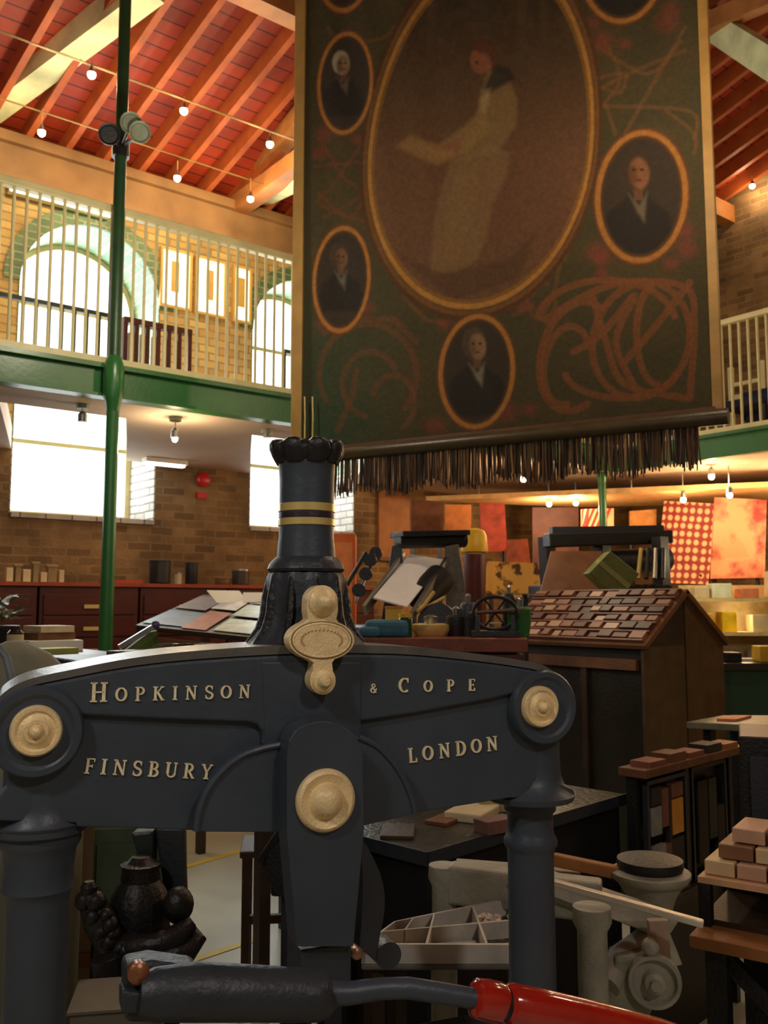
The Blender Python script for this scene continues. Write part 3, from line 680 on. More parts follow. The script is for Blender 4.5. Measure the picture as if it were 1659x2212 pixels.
# ================================================================== ALBION PRESS (foreground)
PLx, PLf = -.4785, 1.256; PRx, PRf = .264, 1.55
mid = gw((PLx+PRx)/2, (PLf+PRf)/2)
PF = Fr((mid.x, mid.y), az(68.3))
pr = thing('hand_press', 'blue-black iron hand press with gold lettering in the foreground', 'printing press', (mid.x, mid.y, 0), az(68.3))
def pp(pts, v): return [PF.pw(x, y, v) for x, y in pts]
def slab(name, pts, v0, v1, m, bevel=.003, smooth=False, parent=pr, label=None, seg_=3):
    return MB().prism(pp(pts, v0), PF.v*(v1-v0)).build(name, m, parent, bevel=bevel, seg=seg_, smooth=smooth, label=label)
top_in = smooth_path([(-17, 1575), (-10, 1540), (8, 1512), (60, 1484), (159, 1462), (278, 1440), (398, 1426), (565, 1415), (700, 1411), (866, 1413), (1004, 1425), (1118, 1440), (1178, 1454), (1215, 1487), (1231, 1530)])
beam_poly = top_in+[(1226, 1572), (1200, 1606), (1192, 1650), (1200, 1688), (1240, 1706), (1244, 1722), (1100, 1724), (895, 1757), (785, 1780), (622, 1796), (425, 1794), (165, 1786), (165, 1778), (-45, 1772), (-10, 1735), (15, 1700), (20, 1665), (-10, 1625)]
slab('beam', beam_poly, 0, .13, IRON, .004)
# upper raised band
up_low = [(1180, 1480), (1110, 1500), (1060, 1512), (900, 1541), (800, 1557), (778, 1560), (770, 1700), (600, 1700), (585, 1640), (566, 1606), (568, 1584), (556, 1568), (536, 1562), (400, 1557), (170, 1546), (100, 1540)]
slab('raised_band', [(40, 1500)]+[p for p in top_in if 55 < p[0] < 1180]+up_low, -.011, .001, IRON, .006, seg_=4)
# top rim
d_ = []
top_out = [(x, y-(13+6*(1-abs(x-560)/900.0))) for x, y in top_in]
N_ = len(top_in); mb = MB()
for i in range(N_-1):
    q = [top_in[i], top_in[i+1], top_out[i+1], top_out[i]]
    mb.prism(pp(q, -.012), PF.v*.155)
mb.build('top_rim', mat('lighter rim iron', (92, 90, 86), .35, 0, .3, 10, .2), pr)  # rim in a lighter grey than the beam
def disc(name, px, py, v, prof, m, parent=pr, n=48, bevel=0, label=None):
    c = PF.pw(px, py, v); return MB().lathe(c, prof, n, -PF.v).build(name, m, parent, smooth=True, bevel=bevel, label=label)
for k, (px, py) in enumerate(((78, 1578), (1165, 1526))):
    bs_ = disc('end_boss', px, py, .0, [(-.12, .06), (0, .0615), (.016, .0615), (.021, .058), (.021, .05), (.017, .045), (.017, .0)], IRON)
    md = disc('medallion', px, py, -.02, [(-.004, .0335), (.006, .0335), (.0095, .031), (.0095, .027), (.006, .024), (.008, .019), (.0125, .015), (.0125, .011), (.011, .0095), (.017, .0085), (.021, .005), (.022, .0)], GOLD, bs_, label='gold medallion bolt')
# curved cheeks
cheek = smooth_path([(424, 1797), (430, 1755), (448, 1708), (480, 1666), (520, 1634), (566, 1617), (610, 1608)])+smooth_path([(775, 1592), (815, 1612), (852, 1650), (878, 1695), (892, 1735), (898, 1758)])+[(785, 1784), (622, 1798)]
slab('curved_cheek', cheek, -.028, .005, IRON, .005)
for arc_ in (smooth_path([(424, 1795), (430, 1755), (448, 1708), (480, 1666), (520, 1634), (566, 1617), (610, 1608)]), smooth_path([(775, 1592), (815, 1612), (852, 1650), (878, 1695), (892, 1735), (896, 1756)])):
    MB().tube([PF.pw(x, y, -.028) for x, y in arc_], .005, 8).build('cheek_bead', IRON, pr, smooth=True)
plate = [(620, 1800), (620, 1640), (624, 1602)]+smooth_path([(624, 1602), (645, 1573), (690, 1558), (735, 1566), (768, 1592), (784, 1625)])+[(787, 1790), (764, 2045), (642, 2045)]
slab('centre_plate', plate, -.07, -.02, IRON, .006)
slab('centre_backing', [(566, 1430), (780, 1430), (780, 1790), (590, 1790), (575, 1640)], -.013, .0, IRON, .002)
disc('medallion', 702, 1728, -.07, [(-.01, .0435), (.004, .0445), (.009, .042), (.011, .038), (.008, .032), (.007, .026), (.012, .0235), (.018, .02), (.023, .014), (.025, .006), (.0252, 0)], GOLD, label='large gold medallion with domed centre')
obox(PF, PF.on(648, 2060, -.05)[0], PF.on(757, 2060, -.05)[0], -.055, .02, PF.on(700, 2170, -.05)[1], PF.on(700, 2043, -.05)[1]).build('chill_block', IRON2, pr, bevel=.003)
# toggle lever at right of the plate
lev = smooth_path([(770, 1795), (800, 1840), (826, 1900), (832, 1960), (822, 2020), (812, 2075)])+smooth_path([(775, 2050), (780, 1980), (782, 1900), (775, 1830), (765, 1800)])
slab('toggle_lever', lev, -.03, .01, IRON2, .004)
disc('pin', 770, 2058, -.045, [(-.02, .008), (.004, .009), (.007, .006), (.008, 0)], mat('copper pin', (170, 130, 100), .35, .6), n=20)
disc('side_lug', 835, 2060, -.01, [(-.03, .02), (.01, .02)], IRON2)
# emblem plate
def circ(cx, cy, rx, ry, t0, t1, n=20): return [(cx+rx*math.cos(math.radians(t0+(t1-t0)*k/n)), cy+ry*math.sin(math.radians(t0+(t1-t0)*k/n))) for k in range(n+1)]
EV = -.045
emb = circ(697, 1298, 33, 34, -180, 0, 18)+[(731, 1320), (727, 1338)]+circ(695, 1383, 71, 45, -58, 66, 18)+[(718, 1432), (720, 1448)]+circ(698, 1470, 28, 31, -40, 220, 20)+[(676, 1448), (678, 1432)]+circ(695, 1383, 71, 45, 114, 238, 18)+[(666, 1338), (663, 1320)]
e = slab('emblem_plate', emb, EV, EV+.03, GOLD, .0025)
mb = MB(); el = circ(695, 1383, 61, 36, 0, 360, 40)
mb.tube([PF.pw(x, y, EV-.0005) for x, y in el], .0022, 8); mb.build('oval_rim', GOLD, e, smooth=True)
mb = MB(); mb.prism(pp(circ(695, 1383, 66, 41, 0, 354, 40), EV-.0008), PF.v*.001); mb.build('oval_groove', mat('dark gold groove', (120, 90, 46), .6), e)  # ring in a darker gold around the oval field
mb = MB(); mb.prism(pp(circ(695, 1383, 58, 33.5, 0, 351, 40), EV-.0022), PF.v*.0035); mb.build('oval_field', GOLD, e)
mb = MB()                            # worn raised marks round the oval
for k in range(22):
    a_ = math.radians(150+k*240/21.0); x = 695+44*math.cos(a_); y = 1383+22*math.sin(a_)
    c = PF.pw(x, y, EV-.0025); mb.bar(c-PF.u*.0013-Vector((0, 0, .001)), c+PF.u*.0013+Vector((0, 0, .001)), .0008, .0022)
mb.build('oval_marks', mat('worn gold', (190, 152, 94), .5, .3), e)
disc('knob', 697, 1300, EV, [(-.002, .0225), (.004, .0215), (.008, .017), (.014, .014), (.021, .0105), (.026, .005), (.027, 0)], GOLD, e)
disc('knob', 698, 1471, EV, [(-.002, .0165), (.004, .016), (.006, .011), (.012, .0095), (.017, .006), (.018, 0)], GOLD, e)
obox(PF, PF.on(668, 1400, 0)[0], PF.on(728, 1400, 0)[0], -.025, .03, PF.on(700, 1440, 0)[1], PF.on(700, 1290, 0)[1]).build('emblem_bracket', BLACK, pr, bevel=.006)
# spring tube: turned profile
tc_ = PF.pw(662, 1130, .085); taxis = Vector((tc_.x, tc_.y, 0))
def tz(y): return PF.on(662, y, .085)[1]
k_ = .000752
def prof(L): return [(tz(y), r*k_) for y, r in L]
MB().lathe(taxis, prof([(1222, 66), (1205, 64), (1160, 60), (1140, 59.5), (1086, 59.5), (1040, 60), (1000, 62), (992, 66)]), 40).build('spring_tube', IRON, pr, smooth=True)
cap = MB().lathe(taxis, prof([(1000, 62), (990, 72), (980, 77), (972, 76), (964, 68), (958, 60)]), 48, rib=8, ra=.05).build('tube_cap', BLACK, pr, smooth=True)
mb = MB()
for k in range(8):
    t_ = 2*PI*(k+.5)/8+.15; dx = Vector((math.cos(t_), math.sin(t_), 0)); s_ = Vector((-dx.y, dx.x, 0))
    P_ = []
    for (h_, r_, w_) in ((1004, 58, 20), (990, 66, 24), (976, 72, 26), (964, 73, 23), (957, 69, 15), (954, 62, 6)):
        P_.append((taxis+dx*(r_*k_)+Vector((0, 0, tz(h_))), w_*k_))
    n0 = 12; vs_ = []
    for c_, w_ in P_:
        for j in range(n0):
            a_ = 2*PI*j/n0; vs_.append(c_+s_*(w_*math.cos(a_))+dx*(.009*math.sin(a_)))
    mb.add(vs_, [(i*n0+j, i*n0+(j+1) % n0, (i+1)*n0+(j+1) % n0, (i+1)*n0+j) for i in range(len(P_)-1) for j in range(n0)]+[tuple(range(n0))[::-1], tuple(range((len(P_)-1)*n0, len(P_)*n0))])
mb.build('petal_crown', BLACK, cap, smooth=True)
for (a_, b_) in ((1108, 1090), (1138, 1122)):
    MB().lathe(taxis, [(tz(a_), .0452), (tz(a_)+.001, .0468), (tz(b_)-.001, .0468), (tz(b_), .0452)], 48).build('brass_band', BRASS, pr, smooth=True, label='polished brass band')
MB().lathe(taxis, [(tz(1120), .0456), (tz(1110), .0456)], 48).build('band_groove', mat('purple black paint', (52, 36, 44), .4), pr, smooth=True)
MB().lathe(taxis, prof([(1236, 80), (1230, 84), (1220, 80), (1212, 74), (1204, 66)]), 48).build('tube_collar', IRON2, pr, smooth=True)
MB().lathe(taxis, prof([(1412, 132), (1400, 134), (1390, 124), (1374, 110), (1350, 94), (1330, 88), (1300, 85), (1262, 84), (1246, 82), (1238, 78)]), 64, rib=10, ra=.035).build('leaf_base', IRON2, pr, smooth=True)
mb = MB()
for k in range(10):
    t_ = 2*PI*k/10; dx = Vector((math.cos(t_), math.sin(t_), 0))
    mb.tube([taxis+dx*(r*k_)+Vector((0, 0, tz(y))) for y, r in ((1248, 81), (1290, 85), (1330, 88), (1362, 100), (1388, 126))], [.004, .008, .009, .008, .003], 8)
mb.build('acanthus_leaves', BLACK, pr, smooth=True)
# columns of the press
def pcol(px, pyc, cap_y, prof_, boty, vv=.05):
    c = PF.pw(px, pyc, vv); ax = Vector((c.x, c.y, 0))
    dist = math.hypot(c.x, c.y); fw_ = c.x*cF[0]+c.y*cF[1]
    def z_(y):
        return W(px, y, fw_).z
    P = [(z_(y), r*fw_/1973.0) for y, r in prof_]
    return ax, P, fw_, z_
axr, P, fr_, zf_ = pcol(1148, 1950, 0, [(1722, 62), (1733, 62), (1738, 54), (1748, 54), (1754, 48), (1790, 48), (1800, 50), (1812, 56), (1822, 56), (1832, 50), (1838, 49), (1860, 48)], 0)
cr = MB().lathe(axr, [(.5, .04)]+P[::-1], 40).build('column', IRON, pr, smooth=True)
axl, P2, fl_, zg_ = pcol(80, 1990, 0, [(1776, 92), (1792, 93), (1800, 82), (1812, 84), (1822, 80), (1832, 74), (1850, 72), (1880, 70), (1905, 72), (1915, 74), (1925, 66), (1945, 63), (1990, 62)], 0)
MB().lathe(axl, [(.5, .041)]+P2[::-1], 40).build('column', IRON, pr, smooth=True)
# saddles over the columns
def saddle(ax, z1, fwd, L):
    MB().lathe(ax, [(z, r) for z, r in L], 36).build('column_neck', IRON, pr, smooth=True)
zc1 = zf_(1722)
saddle(axr, 0, 0, [(zf_(1724), .074), (zf_(1712), .077), (zf_(1704), .07), (zf_(1692), .059), (zf_(1670), .053), (zf_(1640), .0515), (zf_(1560), .0515)])
saddle(axl, 0, 0, [(zg_(1778), .062), (zg_(1772), .064), (zg_(1760), .057), (zg_(1730), .052), (zg_(1690), .0515), (zg_(1640), .051)])
# press bed, platen, legs below
obox(PF, -.42, .42, -.02, .12, .42, .5).build('cross_sill', IRON2, pr, bevel=.01)
obox(PF, -.2, .22, -.10, .2, .66, .72).build('platen', IRON2, pr, bevel=.006)
for (a_, b_) in ((-.4, -.06), (.32, -.06), (-.4, .09), (.32, .09)): obox(PF, a_, a_+.07, b_, b_+.07, 0, .42).build('foot', IRON2, pr, bevel=.01)
obox(PF, PF.on(740, 2100, .12)[0], PF.on(1195, 2075, .12)[0], .06, .36, .75, .79).build('bed_plate', mat('slate iron', (62, 70, 80), .4, 0, .15, 8, .1), pr, bevel=.004)
for u_ in (-.12, .2): obox(PF, u_, u_+.03, -.1, .4, .60, .64).build('bed_rail', STEEL, pr)
# pull bar
def hp(px, py, v): return PF.pw(px, py, v)
HV = -.17
k2 = .00054
MB().tube([hp(300, 2150, HV), hp(330, 2148, HV), hp(420, 2142, HV), hp(560, 2146, HV), hp(672, 2150, HV), hp(690, 2150, HV), hp(706, 2151, HV), hp(716, 2146, HV)], [.022, .03, .034, .0325, .031, .031, .025, .018], 28).build('bar_socket', IRON2, pr, smooth=True)
MB().tube([hp(700, 2147, HV), hp(760, 2145, HV), hp(820, 2136, HV-.01), hp(880, 2134, HV-.015), hp(940, 2143, HV-.02), hp(1030, 2158, HV-.03)], [.016, .0145, .0135, .0135, .0135, .013], 20).build('pull_bar', IRON, pr, smooth=True)
grip = MB().tube([hp(1022, 2155, HV-.03), hp(1028, 2156, HV-.03), hp(1050, 2160, HV-.03), hp(1078, 2166, HV-.03), hp(1080, 2167, HV-.03)], [.018, .0245, .026, .0255, .024], 28).build('grip_collar', REDW, pr, smooth=True)
MB().tube([hp(1078, 2166, HV-.03), hp(1094, 2168, HV-.03)], [.021, .021], 24).build('ferrule', BLACK, pr, smooth=True)
MB().tube([hp(1092, 2167, HV-.03), hp(1100, 2168, HV-.03), hp(1180, 2184, HV-.032), hp(1300, 2210, HV-.035), hp(1420, 2238, HV-.038), hp(1500, 2258, HV-.04)], [.022, .0265, .027, .026, .024, .02], 32).build('wooden_grip', REDW, pr, smooth=True, label='glossy red wooden grip')
disc('knob', 298, 2100, HV, [(-.01, .012), (.006, .013), (.01, .008), (.011, 0)], mat('copper knob', (150, 96, 66), .35, .5), n=20)
slab('socket_block', [(270, 2090), (330, 2078), (430, 2092), (440, 2212), (270, 2212)], HV+.02, HV+.07, IRON2, .008)
slab('side_bracket', [(262, 2140), (325, 2150), (328, 2192), (262, 2190)], HV-.01, HV+.02, IRON2, .004)
# ------------------------------------------------------------------ raised lettering
def glyph(ch):
    S = []; t = .17; th = .07; se = .07
    def st(x0, y0, x1, y1, w=t): S.append((x0, y0, x1, y1, w))
    def sf(x, y, w=.34): S.append((x-w/2, y, x+w/2, y, se))
    def arc(cx, cy, a, b, t0, t1, wt=t, n=14):
        for k in range(n):
            A = math.radians(t0+(t1-t0)*k/n); B = math.radians(t0+(t1-t0)*(k+1)/n); mm = abs(math.cos((A+B)/2))
            S.append((cx+a*math.cos(A), cy+b*math.sin(A), cx+a*math.cos(B), cy+b*math.sin(B), th+(wt-th)*mm))
    w = .8
    b0, t1 = se/2, 1-se/2
    if ch == 'H': st(.2, 0, .2, 1); st(.7, 0, .7, 1); st(.2, .5, .7, .5, th); [sf(x, y) for x in (.2, .7) for y in (b0, t1)]; w = .9
    elif ch == 'O': arc(.4, .5, .33, .44, 0, 360, .18, 24); w = .82
    elif ch == 'C': arc(.42, .5, .34, .44, 50, 310, .18, 20); st(.66, .68, .66, .96, .07); w = .78
    elif ch == 'P': st(.2, 0, .2, 1); sf(.2, b0); sf(.14, t1, .22); arc(.34, .72, .27, .25, -90, 90, .16); st(.2, .965, .36, .965, th); st(.2, .475, .36, .475, th); w = .72
    elif ch == 'R': st(.2, 0, .2, 1); sf(.2, b0); sf(.14, t1, .22); arc(.34, .73, .26, .235, -90, 90, .16); st(.2, .965, .36, .965, th); st(.2, .5, .36, .5, th); st(.38, .5, .68, .04, .14); sf(.7, b0, .2); w = .84
    elif ch == 'B': st(.2, 0, .2, 1); sf(.14, b0, .22); sf(.14, t1, .22); arc(.36, .74, .22, .22, -90, 90, .15); arc(.36, .27, .27, .235, -90, 90, .17); [st(.2, y, .38, y, th) for y in (.965, .51, .035)]; w = .76
    elif ch == 'D': st(.2, 0, .2, 1); sf(.14, b0, .22); sf(.14, t1, .22); arc(.32, .5, .4, .465, -90, 90, .18, 18); st(.2, .965, .34, .965, th); st(.2, .035, .34, .035, th); w = .84
    elif ch == 'K': st(.2, 0, .2, 1); sf(.2, b0); sf(.2, t1); st(.2, .4, .66, .96, th); sf(.68, t1, .26); st(.36, .58, .7, .04, .16); sf(.72, b0, .26); w = .88
    elif ch == 'I': st(.2, 0, .2, 1); sf(.2, b0); sf(.2, t1); w = .4
    elif ch == 'N': st(.18, 0, .18, 1, .09); st(.72, 0, .72, 1, .09); st(.18, .97, .72, .05, .17); sf(.18, b0, .26); sf(.14, t1, .22); sf(.72, t1, .26); w = .9
    elif ch == 'S': arc(.34, .74, .22, .22, 30, 250, .15, 14); arc(.34, .26, .24, .23, -150, 90, .16, 16); st(.25, .55, .42, .46, .15); st(.56, .72, .56, .95, .06); st(.1, .06, .1, .3, .06); w = .68
    elif ch == 'E': st(.2, 0, .2, 1); st(.08, b0, .64, b0, se); st(.08, t1, .62, t1, se); st(.2, .5, .5, .5, th); st(.5, .4, .5, .6, .05); st(.63, 0, .63, .24, .06); st(.61, .78, .61, 1, .06); w = .72
    elif ch == 'F': st(.2, 0, .2, 1); sf(.2, b0); st(.08, t1, .62, t1, se); st(.2, .5, .5, .5, th); st(.5, .4, .5, .6, .05); st(.61, .78, .61, 1, .06); w = .68
    elif ch == 'L': st(.2, 0, .2, 1); sf(.2, t1); st(.08, b0, .64, b0, se); st(.63, 0, .63, .28, .06); w = .7
    elif ch == 'U': st(.18, .3, .18, 1); sf(.18, t1); st(.68, .3, .68, 1, .08); sf(.68, t1, .24); arc(.43, .3, .25, .26, 180, 360, .12, 14); w = .86
    elif ch == 'Y': st(.4, 0, .4, .48); sf(.4, b0); st(.4, .46, .14, .97, .15); st(.4, .46, .68, .97, th); sf(.14, t1, .26); sf(.68, t1, .22); w = .8
    elif ch == '&': arc(.36, .76, .16, .18, 0, 360, .1, 16); arc(.34, .26, .24, .24, 100, 340, .14, 14); st(.24, .64, .66, .04, .14); st(.56, .18, .72, .46, .08); w = .84
    return S, w
def word(text, p0, p1, h0, v, big=None, gap=.0, name='lettering', lab=''):
    a = Vector(PF.on(p0[0], p0[1], v)); b = Vector(PF.on(p1[0], p1[1], v)); L = (b-a).length; d = (b-a)/L; nrm = Vector((-d.y, d.x))
    hm = h0*pxm(1.36); hs = [hm*(big if (i in (0,) and big) else 1.0) for i in range(len(text))]
    ws = [0.42*hm if ch == ' ' else glyph(ch)[1]*h for ch, h in zip(text, hs)]
    sp = (L-sum(ws))/(len(text)-1); mb = MB(); x = 0
    for ch, h, w in zip(text, hs, ws):
        if ch != ' ':
            for (x0, y0, x1, y1, t) in glyph(ch)[0]:
                q0 = a+d*(x+x0*h)+nrm*(y0*h); q1 = a+d*(x+x1*h)+nrm*(y1*h); e_ = (q1-q0)
                if e_.length < 1e-7: continue
                e_.normalize(); n_ = Vector((-e_.y, e_.x))*(t*h/2)
                if abs(y0-y1) > .0 and ch in 'OCSBDPRU&': q0 = q0-e_*(.01*h); q1 = q1+e_*(.01*h)
                pts = [q0-n_, q1-n_, q1+n_, q0+n_]
                mb.prism([PF.w(p[0], v, p[1]) for p in pts], PF.v*.006)
        x += w+sp
    return mb.build(name, mat('gold leaf lettering', (255, 232, 190), .5, 0, .15, 60, .1), pr, label=lab)
word('HOPKINSON', (193, 1517), (541, 1508), 28, -.014, big=1.38, lab='raised gold lettering, upper left of the beam')
word('&', (800, 1497), (829, 1496), 20, -.014, lab='raised gold ampersand') if False else None
def word1(ch, p0, h, v, lab):
    global pr
    return word(ch+' ', p0, (p0[0]+h*1.2, p0[1]), h, v, lab=lab)
word1('&', (800, 1497), 21, -.014, 'raised gold ampersand')
word('COPE', (862, 1497), (1028, 1492), 27, -.014, big=1.25, lab='raised gold lettering, upper right of the beam')
word('FINSBURY', (180, 1671), (457, 1684), 30, -.003, lab='raised gold lettering, lower left of the beam')
word('LONDON', (883, 1649), (1077, 1620), 33, -.003, lab='raised gold lettering, lower right of the beam')
# ================================================================== MIDDLE GROUND
def wpt(px, py, D): return W(px, py, D)
def zat(py, D): return W(829.5, py, D).z
def slab4(name, pts, th, m, parent=None, bevel=.004):      # tilted board from four corners, thickness downwards
    P = [Vector(p) for p in pts]; n = (P[1]-P[0]).cross(P[3]-P[0]).normalized()
    if n.z < 0: n = -n
    return MB().prism(P, -n*th).build(name, m, parent, bevel=bevel)
def bil(P, s, t): return (P[0].lerp(P[1], s)).lerp(P[3].lerp(P[2], s), t)
def sheet(P, s0, s1, t0, t1, m, lift=.004, th=.003):
    n = (P[1]-P[0]).cross(P[3]-P[0]).normalized()
    if n.z < 0: n = -n
    q = [bil(P, s0, t0)+n*lift, bil(P, s1, t0)+n*lift, bil(P, s1, t1)+n*lift, bil(P, s0, t1)+n*lift]
    return MB().prism(q, n*th)
def legs4(P, parent, m, w=.05, z1off=.02):
    for p in P:
        MB().box(p.x-w/2, p.x+w/2, p.y-w/2, p.y+w/2, 0, p.z-z1off).build('leg', m, parent)
# ---- red type cabinets along the window wall
x = .3; k = 0
places = ['far left behind the leafy plant', 'left of the green column', 'behind the green column', 'right of the green column', 'below the red bell', 'just left of the black press tube']
base = None
zt_c = 1.775
for k in range(6):
    x0 = .62+k*.82
    t = thing('type_cabinet', 'dark red wooden type cabinet against the brick wall, '+places[k], 'cabinet', (x0+.4, 7.45, 0), 0, 'red cabinets along the window wall')
    MB().box(x0, x0+.8, 7.2, 7.8, 0, zt_c-.03).build('body', WOODR, t, bevel=.004)
    MB().box(x0-.008, x0+.808, 7.17, 7.8, zt_c-.03, zt_c).build('top_board', mat('worn red top', (150, 62, 40), .4, 0, .25, 5, .1), t)
    for j in range(9):
        d = MB().box(x0+.03, x0+.77, 7.185, 7.2, .12+j*.175, .12+j*.175+.16).build('drawer', WOODR, t, bevel=.003)
        MB().box(x0+.34, x0+.46, 7.165, 7.185, .17+j*.175, .2+j*.175).build('handle', BRASS, d)
# wooden letters and jars on the cabinets
def on_cab(px, yy=7.35): return Wy(px, 1262, yy)
labs = ['first at the very left', 'second from the left', 'third from the left, darker', 'tall middle one', 'short one beside the tall middle one', 'wide one right of the middle', 'last before the empty stretch']
for k, (px, h, w_) in enumerate([(18, .11, .05), (36, .12, .04), (55, .1, .06), (74, .14, .04), (92, .08, .05), (110, .12, .07), (130, .1, .04)]):
    p = on_cab(px); m = (PAPER, mat('pale boxwood', (150, 128, 86), .6))[k % 2]
    mb = MB(); mb.box(p.x-w_/2, p.x+w_/2, p.y-.03, p.y+.03, zt_c, zt_c+h)
    if k % 2: mb.box(p.x-w_/2-.012, p.x+w_/2+.012, p.y-.035, p.y+.035, zt_c+h, zt_c+h+.02)
    tag(mb.build('wood_type_block', m, bevel=.003), 'pale wooden type block on the red cabinets, '+labs[k], 'type block', 'pale blocks on the red cabinets')
for k, (px, h, r, m, lab) in enumerate([(345, .2, .09, BLACK, 'wide black can on the red cabinets right of the green column'), (385, .1, .03, PAPER, 'small cream jar between two black cans on the cabinets'), (413, .19, .055, BLACK, 'narrow black can on the red cabinets under the red bell'), (520, .14, .08, WOODD, 'dark round tin on the cabinets near the black press tube'), (480, .06, .07, WOODB, 'low brown dish on the red cabinets')]):
    p = on_cab(px)
    t = thing('tin_can' if k != 4 else 'dish', lab, 'can' if k != 4 else 'dish', (p.x, p.y, zt_c))
    MB().lathe((p.x, p.y, zt_c), [(0, r*.9), (.01, r), (h-.02, r), (h-.01, r*.97)], 18).build('body', m, t, smooth=True)
    MB().lathe((p.x, p.y, zt_c+h-.01), [(0, r*1.03), (.012, r*1.03), (.016, r*.6)], 18).build('lid', STEEL if k % 2 else m, t, smooth=True)
tag(rbox(on_cab(262)*1.0, .34, .1, .035, 0).build('wooden_tray', mat('red orange wood', (166, 66, 34), .5)), 'long orange-red wooden tray on the cabinets right of the green column', 'tray')
# ---- sloping print rack
P = [wpt(292, 1350, 5.2), wpt(640, 1386, 4.6), wpt(700, 1308, 5.4), wpt(440, 1284, 6.2)]
t = thing('print_display_rack', 'sloping display rack covered with printed sheets behind the press', 'display rack', (P[0].x, P[0].y, 0))
slab4('sloping_board', P, .03, WOODD, t)
legs4([bil(P, .06, .08), bil(P, .94, .08), bil(P, .94, .92), bil(P, .06, .92)], t, WOODD, .05, .05)
q = [p-Vector((0, 0, .1)) for p in P]
MB().bar(q[0].lerp(q[1], .15), q[0].lerp(q[1], .95), .03, .09).build('front_rail', WOODB, t)
for (s0, s1, t0, t1, c, lab) in [(.02, .3, .05, .42, (96, 116, 136), 'blue-grey printed sheet at the left of the sloping rack'), (.3, .46, .02, .5, (160, 84, 48), 'orange-brown striped print on the sloping rack'),
                                 (.5, .96, .04, .36, (190, 196, 170), 'pale green sheet at the front right of the sloping rack'), (.48, .97, .44, .78, (176, 186, 160), 'pale green sheet behind the front one on the sloping rack'),
                                 (.02, .26, .5, .9, (120, 106, 104), 'mauve printed sheet at the back left of the sloping rack'), (.27, .46, .58, .97, (246, 246, 244), 'bright white sheet catching window light on the sloping rack'), (.5, .8, .82, .97, (110, 84, 60), 'brown card at the back of the sloping rack')]:
    m = mat('print %d %d' % (c[0], c[1]), c, .4 if c[0] < 240 else .25, 0, .25, 14, 0)
    o = sheet(P, s0, s1, t0, t1, m).build('printed_sheet', m); tag(o, lab, 'print', 'prints on the sloping rack')
t = thing('paper_booklet', 'white open booklet standing up on the sloping rack', 'booklet', bil(P, .36, .8))
p = bil(P, .36, .78)
rbox(p+Vector((0, 0, .01)), .26, .006, .12, .2, None, -.9).build('left_page', WHITE, t); rbox(p+Vector((.12, -.12, .01)), .2, .006, .1, -.5, None, -.9).build('right_page', WHITE, t)
# dark bench with small guillotine, in front of the rack
bz = zat(1418, 3.2)
bf = Fr(wpt(400, 1418, 3.3), 0)
t = thing('composing_bench', 'dark bench with tools just behind the left arm of the press', 'bench', bf.w(0, 0, 0))
obox(bf, -.42, .5, -.12, .26, bz-.04, bz).build('bench_top', BLACK, t, bevel=.005)
for a, b in ((-.38, -.1), (.44, -.1), (-.38, .2), (.44, .2)): obox(bf, a, a+.05, b, b+.05, 0, bz-.04).build('leg', WOODD, t)
obox(bf, -.38, .44, .22, .25, bz-.14, bz-.04).build('back_rail', WOODR, t)
gp = wpt(300, 1405, 3.25)
t = thing('paper_cutter', 'small paper cutter with steel arm and green board on the dark bench', 'cutter', (gp.x, gp.y, bz))
MB().prism([wpt(262, 1412, 3.3), wpt(345, 1412, 3.3), wpt(340, 1362, 3.35), wpt(322, 1366, 3.35)], (.02, .06, 0)).build('green_board', mat('moss green board', (70, 92, 36), .6, 0, .2), t)
MB().bar(wpt(258, 1398, 3.2), wpt(334, 1352, 3.25), .02, .018).build('steel_arm', STEEL, t)
MB().ball(wpt(336, 1350, 3.25), .016, 10).build('arm_knob', mat('violet knob', (80, 70, 110), .3), t, smooth=True)
obox(Fr(gp, .3), -.1, .1, -.03, .05, bz, bz+.02).build('base', STEEL, t)
for k, (px, py, w_, c, lab) in enumerate([(362, 1404, .1, STEEL, 'steel composing stick beside the paper cutter'), (400, 1404, .08, BLACK, 'black composing stick in the middle of the dark bench'), (437, 1400, .11, STEEL, 'steel composing stick farther right on the bench'), (470, 1402, .09, WOODB, 'brown wooden tool at the right of the dark bench')]):
    p = wpt(px, py, 3.4); p.z = bz
    mb = rbox(p, w_, .04, .012, .4*k); mb = rbox(p+Vector((0, .02, 0)), w_, .006, .035, .4*k, mb); mb = rbox(p+Vector((w_*.3, 0, .01)), .015, .04, .025, .4*k, mb)
    tag(mb.build('composing_stick', c), lab, 'tool', 'tools on the dark bench')
